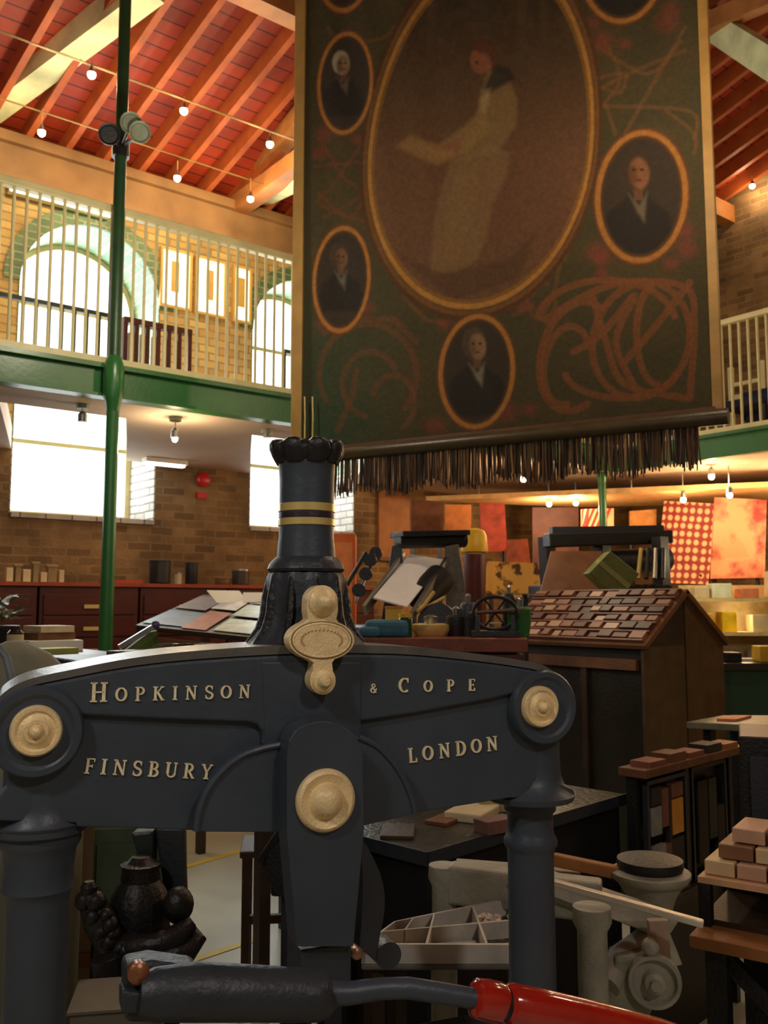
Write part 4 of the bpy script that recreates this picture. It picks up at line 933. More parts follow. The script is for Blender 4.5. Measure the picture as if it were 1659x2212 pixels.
# ---- left edge table, plant, papers, cover
tz_ = zat(1412, 4.0); tf = Fr(wpt(60, 1412, 4.0), 0)
t = thing('side_table', 'dark red side table at the left edge, stacked with papers', 'table', tf.w(0, 0, 0))
obox(tf, -.6, .35, -.25, .45, tz_-.05, tz_).build('table_top', WOODR, t, bevel=.004)
obox(tf, -.55, .3, -.2, .4, .2, tz_-.06).build('drawer_case', WOODR, t)
for a, b in ((-.56, -.22), (.26, -.22), (-.56, .37), (.26, .37)): obox(tf, a, a+.05, b, b+.05, 0, .2).build('foot', WOODD, t)
for k, (px, py, D, w_, h_, m, r_, lab) in enumerate([(85, 1410, 4.0, .26, .025, mat('lime tray', (150, 160, 70), .5), .2, 'lime green flat tray under the papers at left'), (110, 1410, 4.25, .24, .05, WHITE, -.1, 'thick white paper stack on the side table'), (95, 1384, 4.3, .2, .035, WOODB, .3, 'brown portfolio on top of the paper stack'), (105, 1365, 4.3, .16, .03, PAPER, .1, 'loose cream papers topmost on the portfolio')]):
    p = wpt(px, py, D); z0 = [tz_, tz_, tz_+.05, tz_+.085][k]
    tag(rbox((p.x, p.y, z0), w_, .2, h_, r_).build('paper_stack' if k else 'flat_tray', m, bevel=.002), lab, 'papers' if k else 'tray')
p = wpt(32, 1400, 3.95)
t = thing('jar', 'cream labelled jar on the side table at the left edge', 'jar', (p.x, p.y, tz_))
MB().lathe((p.x, p.y, tz_), [(0, .03), (.004, .034), (.09, .034), (.105, .022), (.12, .022)], 18).build('glass_body', mat('brown glass', (52, 40, 24), .2), t, smooth=True)
MB().lathe((p.x, p.y, tz_+.03), [(0, .0348), (.055, .0348)], 18).build('paper_label', PAPER, t, smooth=True)
p = wpt(5, 1400, 4.1)
t = thing('potted_plant', 'small leafy plant with pale leaves at the far left', 'plant', (p.x, p.y, tz_))
MB().lathe((p.x, p.y, tz_), [(0, .05), (.1, .065), (.11, .07), (.12, .07)], 18).build('pot', BLACK, t, smooth=True)
mb = MB(); mb2 = MB()
for k in range(60):
    a = random.uniform(0, 2*PI); r = random.uniform(.02, .11); h = random.uniform(.13, .26)
    c = Vector((p.x+r*math.cos(a), p.y+r*math.sin(a), tz_+h)); d = Vector((math.cos(a), math.sin(a), random.uniform(-.3, .6))).normalized()*.03; s = Vector((-d.y, d.x, 0)).normalized()*.012
    (mb if k % 3 else mb2).prism([c-d, c+s, c+d, c-s], (0, 0, .0015))
mb.build('leaves', mat('sage leaf', (62, 96, 66), .5, 0, .3), t); mb2.build('pale_leaves', mat('pale leaf', (178, 196, 168), .5), t)
p = wpt(20, 1700, 2.15); zc0 = zat(1385, 2.15)
t = thing('machine_cover', 'grey-green cloth cover over a machine at the left edge', 'cover', (p.x, p.y, 0))
MB().lathe((p.x, p.y, 0), [(0, .17), (.6, .165), (zc0-.28, .17), (zc0-.17, .165), (zc0-.08, .13), (zc0-.03, .08), (zc0, .02)], 36, rib=9, ra=.03).build('cloth', GREYC, t, smooth=True)
MB().tube([wpt(-6, 1395, 1.95), wpt(14, 1420, 1.94), wpt(26, 1470, 1.93), wpt(28, 1530, 1.93)], .008, 10).build('edge_piping', mat('blue grey strip', (92, 100, 106), .5), t, smooth=True)
# ---- orange cabinet and wooden door under the back gallery
def upright(px0, px1, py0, py1, D, th, rot=None, name='panel', m=WOODB, to_floor=True, parent=None):
    a = wpt(px0, py0, D); b = wpt(px1, py0, D); zz = zat(py1, D)
    mid_ = (a+b)/2; w_ = (b-a).length; f = Fr(mid_, az(90) if rot is None else rot)
    return obox(f, -w_/2, w_/2, 0, th, 0 if to_floor else zz, a.z).build(name, m, parent, bevel=.004), f, w_
t = thing('locker', 'orange painted locker standing behind the press tube', 'locker', wpt(745, 1306, 6.6)*1.0)
b_, f_, w_ = upright(716, 768, 1152, 1400, 6.6, .3, None, 'body', ORANGE, True, t)
obox(f_, -w_/2+.02, w_/2-.02, -.012, 0, 1.2, 2.05).build('door', mat('pale orange paint', (214, 120, 44), .4), t); 
p = Wy(852, 1110, YW-.06)
t = thing('notice_board', 'plain orange-brown wooden board on the wall right of the press tube', 'board', p)
xa_ = Wy(820, 1110, YW-.05).x; xb_ = Wy(886, 1110, YW-.05).x
MB().box(xa_, xb_, YW-.04, YW-.002, 2.1, 2.85).build('board', WOODO, t); MB().box(xa_, xb_, YW-.06, YW-.04, 2.08, 2.12).build('ledge', WOODB, t)
p = Wy(742, 1112, YW-.03)
# ---- cylinder press with the white feed board
cf = Fr(wpt(900, 1306, 5.0), az(60))
def cw(px, py, D): return wpt(px, py, D)
t = thing('cylinder_press', 'large black cylinder press with a shiny white sloping feed board', 'printing press', cf.w(0, 0, 0))
mb = MB(); 
MB().tube([cw(858, 1168, 5.0), cw(1002, 1166, 5.2)], .045, 16).build('top_roller', BLACK, t, smooth=True)
MB().bar(cw(856, 1155, 5.0), cw(1000, 1152, 5.2), .16, .03).build('top_shelf', BLACK, t, bevel=.004)
FB = [cw(806, 1290, 4.6), cw(880, 1310, 4.6), cw(960, 1208, 5.1), cw(884, 1196, 5.1)]
slab4('feed_board', FB, .012, mat('white shiny board', (246, 242, 240), .3, 0, .04), t)
MB().bar(cw(788, 1318, 4.55), cw(872, 1200, 5.05), .02, .05).build('board_rail', STEEL, t); MB().bar(cw(890, 1330, 4.55), cw(966, 1208, 5.08), .02, .035).build('board_rail', STEEL, t)
MB().prism([cw(846, 1180, 4.98), cw(868, 1170, 4.98), cw(872, 1260, 4.98), cw(840, 1400, 4.98), cw(815, 1400, 4.98)], (.05, .05, 0)).build('side_frame', IRON2, t, bevel=.005)
MB().prism([cw(960, 1180, 5.1), cw(990, 1175, 5.1), cw(1004, 1260, 5.1), cw(1006, 1400, 5.1), cw(968, 1400, 5.1)], (.05, .05, 0)).build('side_frame', mat('mottled frame', (96, 88, 74), .5, 0, .4, 26, .2), t, bevel=.005)
MB().tube([cw(905, 1292, 4.85), cw(950, 1250, 5.0)], .085, 22).build('drum', BLACK, t, smooth=True)
MB().tube([cw(888, 1330, 4.6), cw(915, 1310, 4.6), cw(938, 1278, 4.62)], .01, 8).build('brass_rod', BRASS, t); MB().tube([cw(870, 1340, 4.6), cw(960, 1290, 4.7)], .008, 8).build('brass_rod', BRASS, t)
bx = obox(Fr(cw(870, 1375, 4.75), az(68)), -.2, .42, 0, .5, .0, zat(1352, 4.8)).build('machine_body', BLACK, t, bevel=.01)
MB().lathe(cw(945, 1345, 4.65), [(-.02, .1), (.02, .1)], 24, (-.7, -.7, 0)).build('gear', IRON2, t)
for (a, b, D) in [(800, 1210, 4.9), (790, 1240, 4.8), (775, 1275, 4.7), (812, 1195, 5.0)]:
    MB().lathe(cw(a, b, D), [(-.015, .035), (.015, .035)], 14, (-.7, -.7, 0)).build('guide_wheel', BLACK, t, smooth=True)
MB().tube([cw(768, 1300, 4.7), cw(812, 1196, 5.0)], .008, 8).build('guide_rod', STEEL, t); MB().tube([cw(750, 1262, 4.8), cw(790, 1195, 5.0)], .012, 8).build('guide_rod', BLACK, t)
# brown bench
def bench(name, pxs, py, D0, D1, depth, m, lab, cat, h=.05, body=None):
    a = wpt(pxs[0], py[0], D0); b = wpt(pxs[1], py[1], D1); z = (a.z+b.z)/2; r = math.atan2(b.y-a.y, b.x-a.x); f = Fr(a, r); L = (Vector((b.x, b.y))-Vector((a.x, a.y))).length
    t = thing(name, lab, cat, f.w(L/2, 0, 0), r)
    obox(f, 0, L, 0, depth, z-h, z).build('top', m, t, bevel=.004)
    obox(f, .05, L-.05, .04, depth-.04, .12, z-h).build('body', body or WOODD, t)
    for u in (.03, L-.09): 
        for v in (.02, depth-.08): obox(f, u, u+.06, v, v+.06, 0, .12).build('foot', BLACK, t)
    return t, f, L, z
_, f1, L1, z1 = bench('imposing_bench', (772, 1140), (1374, 1384), 4.1, 4.0, .45, mat('worn red brown top', (120, 58, 36), .45, 0, .3, 8, .15), 'red-brown bench top right behind the press beam', 'bench', .06)
obox(f1, .02, L1-.02, -.015, 0, z1-.14, z1-.07).build('drawer_rail', WOODR, _)
def setp(px, f, v, z):      # point on a bench at sight-line column px
    u, _z = f.on(px, 1350, v); return f.w(u, v, z)
p = setp(838, f1, .12, z1)
tag(rbox((p.x, p.y, z1), .2, .14, .08, f1.r, None, 0, 0).build('cloth_bundle', BLUE, bevel=.025, seg=3), 'folded teal blue cloth bundle on the red-brown bench', 'cloth')
p = setp(800, f1, .08, z1); tag(rbox((p.x, p.y, z1), .1, .1, .05, f1.r).build('cloth_bundle', BLUE, bevel=.02, seg=3), 'smaller teal cloth fold left of the bundle', 'cloth')
p = setp(876, f1, .1, z1)
t = thing('glass_jar', 'dark green glass jar beside the teal cloth', 'jar', p)
MB().lathe(p, [(0, .03), (.08, .032), (.09, .026)], 18).build('jar_body', mat('green glass', (28, 66, 40), .15), t, smooth=True); MB().lathe(p+Vector((0, 0, .09)), [(0, .03), (.018, .03)], 18).build('lid', YELLOW, t)
p = setp(852, f1, .25, z1); t = thing('tin_box', 'yellow tin box standing behind the teal cloth', 'box', p)
rbox(p, .08, .06, .13, f1.r).build('body', YELLOW, t, bevel=.004); rbox(p+Vector((0, 0, .13)), .085, .065, .012, f1.r).build('lid', mat('orange lid', (200, 120, 40), .4), t)
p = setp(1070, f1, .16, z1)
t = thing('spoked_machine', 'small black hand machine with a spoked wheel on the red-brown bench', 'machine', p)
c = p+Vector((0, 0, .11)); rot = f1.r; ax = f1.v
mb = MB(); n = 26
ring = [c+f1.u*(.1*math.cos(2*PI*k/n))+Vector((0, 0, .075*math.sin(2*PI*k/n))) for k in range(n+1)]
MB().tube(ring, .009, 8, caps=False).build('wheel_rim', BLACK, t, smooth=True)
for k in range(6): MB().tube([c, c+f1.u*(.1*math.cos(PI*k/3))+Vector((0, 0, .075*math.sin(PI*k/3)))], .005, 6).build('spoke', BLACK, t)
rbox(p, .22, .1, .03, rot).build('base', BLACK, t, bevel=.004)
for s in (-.08, .08): rbox(p+f1.u*s, .02, .05, .1, rot).build('post', IRON2, t)
MB().tube([c-f1.u*.12, c+f1.u*.13+Vector((0, 0, .02))], .007, 8).build('crossbar', STEEL, t)
for k, (px, h, w_, m, lab) in enumerate([(985, .1, .05, BLACK, 'squat black ink can at the middle of the brown bench'), (1012, .16, .04, IRON2, 'dark iron fitting left of the spoked wheel'), (1120, .14, .06, GREEN, 'green ink can right of the spoked wheel'), (930, .06, .1, BRASS, 'brass galley box on the brown bench'), (1100, .2, .03, BLACK, 'tall black post tool behind the spoked wheel')]):
    p = setp(px, f1, .28, z1); t = thing('ink_can' if k in (0, 2) else 'fitting', lab, 'can' if k in (0, 2) else 'tool', p)
    MB().lathe(p, [(0, w_*.8), (h*.5, w_), (h*.9, w_), (h, w_*.7)], 14).build('body', m, t, smooth=True); MB().lathe(p+Vector((0, 0, h)), [(0, w_*.3), (.03, w_*.35), (.04, w_*.1)], 12).build('knob', STEEL, t, smooth=True)
for k, (px, py, D) in enumerate([(1135, 1282, 4.95), (1115, 1312, 4.85), (1090, 1345, 4.75)]):
    p = wpt(px, py, D); t = thing('steel_shelf_stand', ['upper', 'middle', 'lowest'][k]+' of three thin steel ledges left of the tiled cabinet roof', 'stand', (p.x, p.y, 0), 0, 'thin steel ledges')
    f = Fr(p, az(80)); obox(f, -.09, .09, -.05, .05, p.z-.006, p.z).build('ledge', STEEL, t); obox(f, -.012, .012, .0, .024, 0, p.z-.006).build('post', BLACK, t)
# ---- second machine with the olive board
t = thing('platen_machine', 'dark press with brown delivery board behind the tiled cabinet roof', 'printing press', wpt(1300, 1306, 6.6)*1.0)
MB().bar(cw(1180, 1168, 6.6), cw(1445, 1160, 6.9), .12, .1).build('top_beam', BLACK, t, bevel=.01)
MB().bar(cw(1190, 1146, 6.6), cw(1430, 1142, 6.9), .05, .05).build('upper_shaft', IRON2, t)
slab4('delivery_board', [cw(1165, 1285, 6.3), cw(1295, 1285, 6.35), cw(1300, 1190, 6.6), cw(1190, 1190, 6.5)], .02, WOODB, t)
for x_ in (1180, 1300, 1425): MB().bar(cw(x_, 1160, 6.75), cw(x_+8, 1300, 6.75), .08, .1, (1, 0, 0)).build('upright', BLACK, t)
MB().tube([cw(1310, 1215, 6.8), cw(1440, 1208, 7.0)], .09, 16).build('ink_drum', BLACK, t, smooth=True)
for q in range(4): MB().tube([cw(1385+q*16, 1185, 6.7), cw(1378+q*18, 1250, 6.6)], .016, 8).build('spring', [BRASS, BLACK, STEEL, BLACK][q], t)
bx = obox(Fr(cw(1180, 1300, 6.6), az(84)), 0, .95, 0, .5, 0, zat(1262, 6.6)).build('machine_body', BLACK, t, bevel=.01)
P_ = [cw(1272, 1238, 5.95), cw(1318, 1190, 5.95), cw(1382, 1240, 5.95), cw(1336, 1296, 5.95)]
t = thing('sloping_box', 'olive green box lying tilted on the dark press', 'box', P_[3])
MB().prism(P_, (.13, .16, 0)).build('box_body', OLIVE, t, bevel=.006)
MB().prism([P_[0].lerp(P_[1], .42)-Vector((.003, .004, 0)), P_[0].lerp(P_[1], .58)-Vector((.003, .004, 0)), P_[3].lerp(P_[2], .58)-Vector((.003, .004, 0)), P_[3].lerp(P_[2], .42)-Vector((.003, .004, 0))], (.003, .004, 0)).build('stripe', mat('pale olive stripe', (150, 150, 84), .5), t)
# ---- exhibition wall under the right gallery
m_l = bpy.data.materials.new('lattice print'); m_l.use_nodes = True; nt = m_l.node_tree; b = nt.nodes['Principled BSDF']
tcx = nt.nodes.new('ShaderNodeUVMap'); vo = nt.nodes.new('ShaderNodeTexVoronoi'); vo.inputs['Scale'].default_value = 1; vo.inputs['Randomness'].default_value = 0
nt.links.new(tcx.outputs['UV'], vo.inputs['Vector']); rp = nt.nodes.new('ShaderNodeValToRGB'); rp.color_ramp.elements[0].position = .24; rp.color_ramp.elements[1].position = .42
rp.color_ramp.elements[0].color = s2l((240, 176, 130)); rp.color_ramp.elements[1].color = s2l((124, 30, 28)); nt.links.new(vo.outputs['Distance'], rp.inputs['Fac']); nt.links.new(rp.outputs['Color'], b.inputs['Base Color']); b.inputs['Roughness'].default_value = .6
def panel(pts, th, m, name, lab, cat, grp=None, uvs=None, stand=True):
    P = [cw(*p) for p in pts]; e = Vector((cF[0], cF[1], 0))*th
    if stand:
        base_ = (P[2]+P[3])/2
        t = thing(name, lab, cat, (base_.x, base_.y, 0), 0, grp)
        o = MB().prism(P, e).build('panel', m, t)
        lo = min(P[2].z, P[3].z)
        for q in (P[2].lerp(P[3], .1), P[2].lerp(P[3], .9)):
            q = q+e*1.4; MB().box(q.x-.015, q.x+.015, q.y-.015, q.y+.015, 0, q.z+.1).build('post', BLACK, t)
    else:
        o = MB().prism(P, e).build(name, m); tag(o, lab, cat, grp); t = o
    if uvs:
        uv = o.data.uv_layers.new(name='UVMap')
        for poly in o.data.polygons:
            for li in poly.loop_indices:
                vi = o.data.loops[li].vertex_index % 4; uv.data[li].uv = uvs[vi]
    return t
panel([(1436, 1082, 9.6), (1546, 1088, 9.3), (1530, 1262, 9.2), (1418, 1258, 9.6)], .03, m_l, 'exhibition_panel', 'dark red exhibition panel with rows of cream dots', 'panel', 'exhibition panels', [(0, 10), (7, 10), (7, 0), (0, 0)])
m_f = bpy.data.materials.new('pink halftone print'); m_f.use_nodes = True; nt = m_f.node_tree; b = nt.nodes['Principled BSDF']
nz = nt.nodes.new('ShaderNodeTexNoise'); nz.inputs['Scale'].default_value = 4; nz.inputs['Detail'].default_value = 5; tcx = nt.nodes.new('ShaderNodeTexCoord'); nt.links.new(tcx.outputs['Object'], nz.inputs['Vector'])
rp = nt.nodes.new('ShaderNodeValToRGB'); rp.color_ramp.elements[0].position = .36; rp.color_ramp.elements[1].position = .52; rp.color_ramp.elements[0].color = s2l((140, 44, 40)); rp.color_ramp.elements[1].color = s2l((236, 150, 106))
nt.links.new(nz.outputs['Fac'], rp.inputs['Fac']); nt.links.new(rp.outputs['Color'], b.inputs['Base Color'])
panel([(1545, 1074, 9.2), (1656, 1080, 9.0), (1652, 1248, 8.9), (1535, 1250, 9.2)], .03, m_f, 'exhibition_panel', 'salmon pink exhibition panel with blurred dark shapes, right of the dotted one', 'panel', 'exhibition panels')
m_m = bpy.data.materials.new('yellow engraving'); m_m.use_nodes = True; nt = m_m.node_tree; b = nt.nodes['Principled BSDF']
nz = nt.nodes.new('ShaderNodeTexNoise'); nz.inputs['Scale'].default_value = 9; nz.inputs['Detail'].default_value = 6; tcx = nt.nodes.new('ShaderNodeTexCoord'); nt.links.new(tcx.outputs['Object'], nz.inputs['Vector'])
rp = nt.nodes.new('ShaderNodeValToRGB'); rp.color_ramp.elements[0].position = .42; rp.color_ramp.elements[1].position = .5; rp.color_ramp.elements[0].color = s2l((96, 52, 20)); rp.color_ramp.elements[1].color = s2l((244, 184, 84))
nt.links.new(nz.outputs['Fac'], rp.inputs['Fac']); nt.links.new(rp.outputs['Color'], b.inputs['Base Color'])
panel([(1052, 1212, 8.0), (1160, 1216, 7.9), (1176, 1238, 7.9), (1150, 1292, 7.9), (1050, 1290, 8.0)][:2]+[(1174, 1290, 7.9), (1050, 1290, 8.0)], .03, m_m, 'exhibition_panel', 'amber panel with a dark engraved scene in the middle distance', 'panel', 'exhibition panels')
m_r = mat('red pink poster', (206, 84, 66), .6, 0, .5, 7, 0)
panel([(1036, 1086, 9.4), (1090, 1086, 9.4), (1096, 1190, 9.4), (1040, 1192, 9.4)], .03, m_r, 'exhibition_panel', 'tall red-pink panel left of the dark figures', 'panel', 'exhibition panels')
panel([(1096, 1166, 9.2), (1140, 1164, 9.2), (1146, 1215, 9.2), (1094, 1215, 9.2)], .03, mat('rust poster', (150, 66, 34), .6, 0, .5, 9, 0), 'exhibition_panel', 'small rust coloured panel above the amber one', 'panel', 'exhibition panels')
panel([(962, 1090, 8.6), (1018, 1090, 8.6), (1018, 1150, 8.6), (962, 1150, 8.6)], .03, mat('tan poster', (200, 120, 60), .6, 0, .3, 9, 0), 'exhibition_panel', 'tan panel above the cylinder press', 'panel', 'exhibition panels')
panel([(888, 1078, 8.9), (958, 1084, 8.9), (958, 1160, 8.9), (888, 1160, 8.9)], .03, mat('brown poster', (110, 66, 38), .6, 0, .4, 9, 0), 'exhibition_panel', 'plain dark brown panel beside the tan one', 'panel', 'exhibition panels')
panel([(1360, 1104, 9.9), (1418, 1100, 9.9), (1418, 1150, 9.9), (1360, 1150, 9.9)], .03, mat('cream orange poster', (216, 150, 80), .6, 0, .3, 9, 0), 'exhibition_panel', 'pale orange panel above the dark press', 'panel', 'exhibition panels')
panel([(1150, 1096, 10.2), (1250, 1096, 10.2), (1250, 1230, 10.2), (1150, 1230, 10.2)], .03, mat('maroon poster', (64, 24, 20), .6, 0, .4, 9, 0), 'exhibition_panel', 'nearly black maroon panel behind the dark press', 'panel', 'exhibition panels')
mb = MB(); Ps = [cw(1256, 1100, 9.8), cw(1326, 1098, 9.8), cw(1326, 1142, 9.8), cw(1256, 1142, 9.8)]
t = thing('striped_sign', 'red and cream diagonally striped sign by the green column', 'sign', (Ps[0].x, Ps[0].y, 0))
MB().prism(Ps, Vector((cF[0], cF[1], 0))*.03).build('panel', mat('cream sign', (226, 170, 130), .6), t)
for k in range(6):
    a = k/6; q = [(a, 0), (a+.08, 0), (a+.08-.25 if a > .2 else a+.0, 1), (max(a-.25, 0), 1)]
    mb.prism([bil(Ps, min(max(s, 0), 1), tt)-Vector((cF[0], cF[1], 0))*.004 for s, tt in q], Vector((cF[0], cF[1], 0))*.003)
mb.build('stripe_pattern', mat('sign red', (170, 34, 30), .6), t)
q = Ps[3].lerp(Ps[2], .5)+Vector((cF[0], cF[1], 0))*.06; MB().box(q.x-.02, q.x+.02, q.y-.02, q.y+.02, 0, q.z+.1).build('post', BLACK, t)
p = cw(1025, 1172, 7.6)
t = thing('drum_lamp', 'round yellow drum shade on a maroon stand beside the cylinder press', 'lamp', (p.x, p.y, 0))
MB().lathe((p.x, p.y, p.z-.08), [(0, .11), (.02, .115), (.14, .1), (.18, .08), (.2, .03)], 20).build('lamp_shade', YELLOW, t, smooth=True)
MB().lathe((p.x, p.y, 0), [(0, .12), (.05, .12), (.06, .06), (1.2, .06), (1.3, .09), (p.z-.1, .09)], 18).build('stand', WOODR, t, smooth=True)
# shelves with bright display at the right
t = thing('display_shelves', 'brightly lit cream display shelves at the right edge', 'shelving', wpt(1600, 1306, 7.6)*1.0)
sf_ = Fr(cw(1490, 1306, 7.4), az(96)); CW = mat('cream shelf', (226, 200, 140), .5)
for k, zz in enumerate((zat(1292, 7.4), zat(1365, 7.4), zat(1425, 7.4))): obox(sf_, 0, 1.0, 0, .38, zz-.03, zz).build('shelf', CW, t)
obox(sf_, 0, 1.0, .38, .41, 0, zat(1262, 7.4)).build('back_panel', CW, t)
for u in (.0, .97): obox(sf_, u, u+.03, 0, .38, 0, zat(1292, 7.4)-.03).build('side_panel', CW, t)
zs0 = [zat(1292, 7.4), zat(1365, 7.4), zat(1425, 7.4)]
for k, (u, w_, h_, r_, m, lab) in enumerate([(.05, .12, .09, 0, PAPER, 'small cream box at the left of the top display shelf'), (.19, .16, .12, 0, mat('mint white', (220, 226, 196), .6), 'mint white box on the top display shelf'), (.42, .14, .08, 0, mat('salmon box', (214, 130, 90), .6), 'salmon box on the top display shelf'), (.66, .1, .22, 0, PAPER, 'tall cream box near the right edge of the shelf'),
                                        (.06, .13, .15, 1, YELLOW, 'yellow container at the left of the middle shelf'), (.26, .12, .16, 1, mat('golden yellow', (226, 190, 20), .4), 'golden yellow container under the shelf bracket'), (.5, .22, .14, 1, PAPER, 'cream book propped on the middle shelf'),
                                        (.1, .2, .06, 2, STEEL, 'metal tray on the lowest display shelf'), (.5, .26, .09, 2, WHITE, 'white tray on the lowest display shelf')]):
    tag(obox(sf_, u, u+w_, .05, .25, zs0[r_], zs0[r_]+h_).build('display_box', m, bevel=.006), lab, 'box')
# canopy over the exhibition
zc = 2.72; q = [Wz(920, 1082, zc), Wz(1250, 1096, zc), Wz(1659, 1086, zc), Wz(1800, 1078, zc), Wz(1800, 1046, zc), Wz(1300, 1060, zc)]
t = thing('canopy', 'cream canopy board lit orange over the exhibition', 'canopy', q[0])
MB().prism([q[0], q[1], q[2], q[3], q[4]], (0, 0, .05)).build('board', mat('canopy cream', (232, 190, 128), .5), t)
for s in (.1, .5, .9):
    r_ = q[0].lerp(q[3], s); r_ = Vector((r_.x, r_.y, zc+.05))+Vector((-.2, -.2, 0)) if s > .2 else Vector((r_.x+.1, r_.y-.1, zc+.05))
    MB().tube([r_, (r_.x, r_.y, ZF0)], .006, 6).build('hanger', STEEL, t)
def dspot(px, py, D, lab, pw, col=(1, .6, .3)):
    p = cw(px, py, D); t = thing('display_spot', lab, 'lamp', p, 0, 'spots over the exhibition')
    MB().ball(p, .028, 12).build('bulb', BULB, t, smooth=True); MB().lathe(p+Vector((0, 0, .02)), [(0, .035), (.05, .03), (.07, .01)], 12).build('lamp_head', STEEL, t, smooth=True)
    MB().tube([p+Vector((0, 0, .08)), (p.x, p.y, min(ZF0-.005, p.z+.35) if p.z > 2.6 else zc-.004)], .006, 6).build('stem', STEEL, t)
    HAL.append((p-Vector((0, 0, .07)), pw, col))
dspot(1131, 1035, 8.2, 'spot glowing behind the fringe of the banner', 10)
dspot(1537, 1030, 8.4, 'large bright spot above the canopy at right', 9)
dspot(1186, 1089, 9.6, 'tiny left spot of the pair under the canopy', 12); dspot(1244, 1087, 9.6, 'tiny right spot of the pair under the canopy', 12)
dspot(1476, 1080, 8.9, 'spot aimed at the dotted exhibition panel', 7); dspot(1576, 1070, 8.4, 'spot aimed at the pink exhibition panel', 5)
# green counter, dark till shelf
cz = zat(1432, 5.7); gf = Fr(cw(1540, 1432, 5.7), az(88))
t = thing('counter', 'dark green panelled counter below the bright shelves', 'counter', gf.w(.5, 0, 0))
obox(gf, 0, 1.3, 0, .5, 0, cz-.04).build('front', mat('counter green', (36, 70, 48), .5, 0, .12), t); obox(gf, -.03, 1.33, -.05, .52, cz-.04, cz).build('worktop', mat('counter top dark', (52, 46, 38), .3), t)
for k, (px, w_, h_, m, lab) in enumerate([(1595, .2, .015, WHITE, 'white sheet on the green counter'), (1650, .12, .1, YELLOW, 'yellow cloth heap on the green counter'), (1575, .1, .06, BLACK, 'black box on the green counter')]):
    p = setp(px, gf, .12+.1*(k == 0), cz); tag(rbox(p, w_, .12, h_, gf.r, None).build('counter_item', m, bevel=.006 if k else .001), lab, 'sheet' if k == 0 else ('cloth' if k == 1 else 'box'))
# ---- gabled double type frame
D0 = 5.0; c0 = cw(1390, 1386, D0); gz = c0.z; rz_ = cw(1480, 1272, D0+.24).z
hf = Fr(c0, 0); GWd = .155*D0; GL = .2*D0
t = thing('composing_cabinet', 'dark double-sided composing frame with a pitched roof of type trays', 'cabinet', hf.w(GWd/2, GL/2, 0))
obox(hf, .02, GWd-.02, .02, GL-.02, 0, gz).build('body', mat('nearly black wood', (40, 36, 24), .45, 0, .25, 9, .2), t, bevel=.004)
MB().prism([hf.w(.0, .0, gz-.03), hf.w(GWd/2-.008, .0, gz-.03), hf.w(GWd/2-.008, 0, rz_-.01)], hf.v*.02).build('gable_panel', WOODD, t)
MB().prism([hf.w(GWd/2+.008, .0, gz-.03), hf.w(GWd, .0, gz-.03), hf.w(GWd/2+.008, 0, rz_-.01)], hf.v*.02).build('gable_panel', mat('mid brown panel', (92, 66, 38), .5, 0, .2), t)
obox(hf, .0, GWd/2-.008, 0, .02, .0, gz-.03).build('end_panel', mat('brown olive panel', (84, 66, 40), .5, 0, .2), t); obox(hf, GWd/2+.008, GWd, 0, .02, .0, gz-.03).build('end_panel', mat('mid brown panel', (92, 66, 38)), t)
SL0 = [hf.w(-.03, -.03, gz-.02), hf.w(GWd/2, -.03, rz_), hf.w(GWd/2, GL+.1, rz_), hf.w(-.03, GL+.1, gz-.02)]
roof_b = slab4('sloping_tray', SL0, .03, WOODB, t)
SL1 = [hf.w(GWd/2, -.03, rz_), hf.w(GWd+.03, -.03, gz-.02), hf.w(GWd+.03, GL+.1, gz-.02), hf.w(GWd/2, GL+.1, rz_)]
slab4('sloping_tray', SL1, .03, WOODB, t)
for k in range(7):
    s = .04+k*.15; a_ = sheet(SL0, s, s+.02, .02, .98, None, .0, .02).build('tray_bar', mat('reddish bar', (120, 70, 50), .5), t)
obox(hf, -.008, .02, .05, GL-.05, gz-.16, gz-.1).build('front_rail', WOODB, t); obox(hf, .0, .022, .4, .44, .2, gz-.1).build('front_stile', WOODD, t)
TM = [mat('type wood a', (150, 104, 76), .5, 0, .2), mat('type wood b', (104, 64, 48), .5, 0, .2), mat('type wood c', (190, 150, 118), .45, 0, .1), mat('type wood d', (74, 48, 38), .5)]
rows = ['front', 'second', 'third', 'fourth', 'fifth', 'top']
for r_ in range(6):
    v = .03; s = .06+.15*r_
    while v < .93:
        w_ = random.uniform(.035, .09); h_ = random.uniform(.07, .11); o = sheet(SL0, s+.02, s+.02+h_, v, v+w_, None, .001, random.uniform(.012, .03)).build('wood_letter', random.choice(TM))
        tag(o, 'worn wooden printing letter lying in the %s row of the pitched tray roof' % rows[r_], 'wood letter', 'wooden letters, %s row of the tray roof' % rows[r_])
        v += w_+random.uniform(.008, .03)
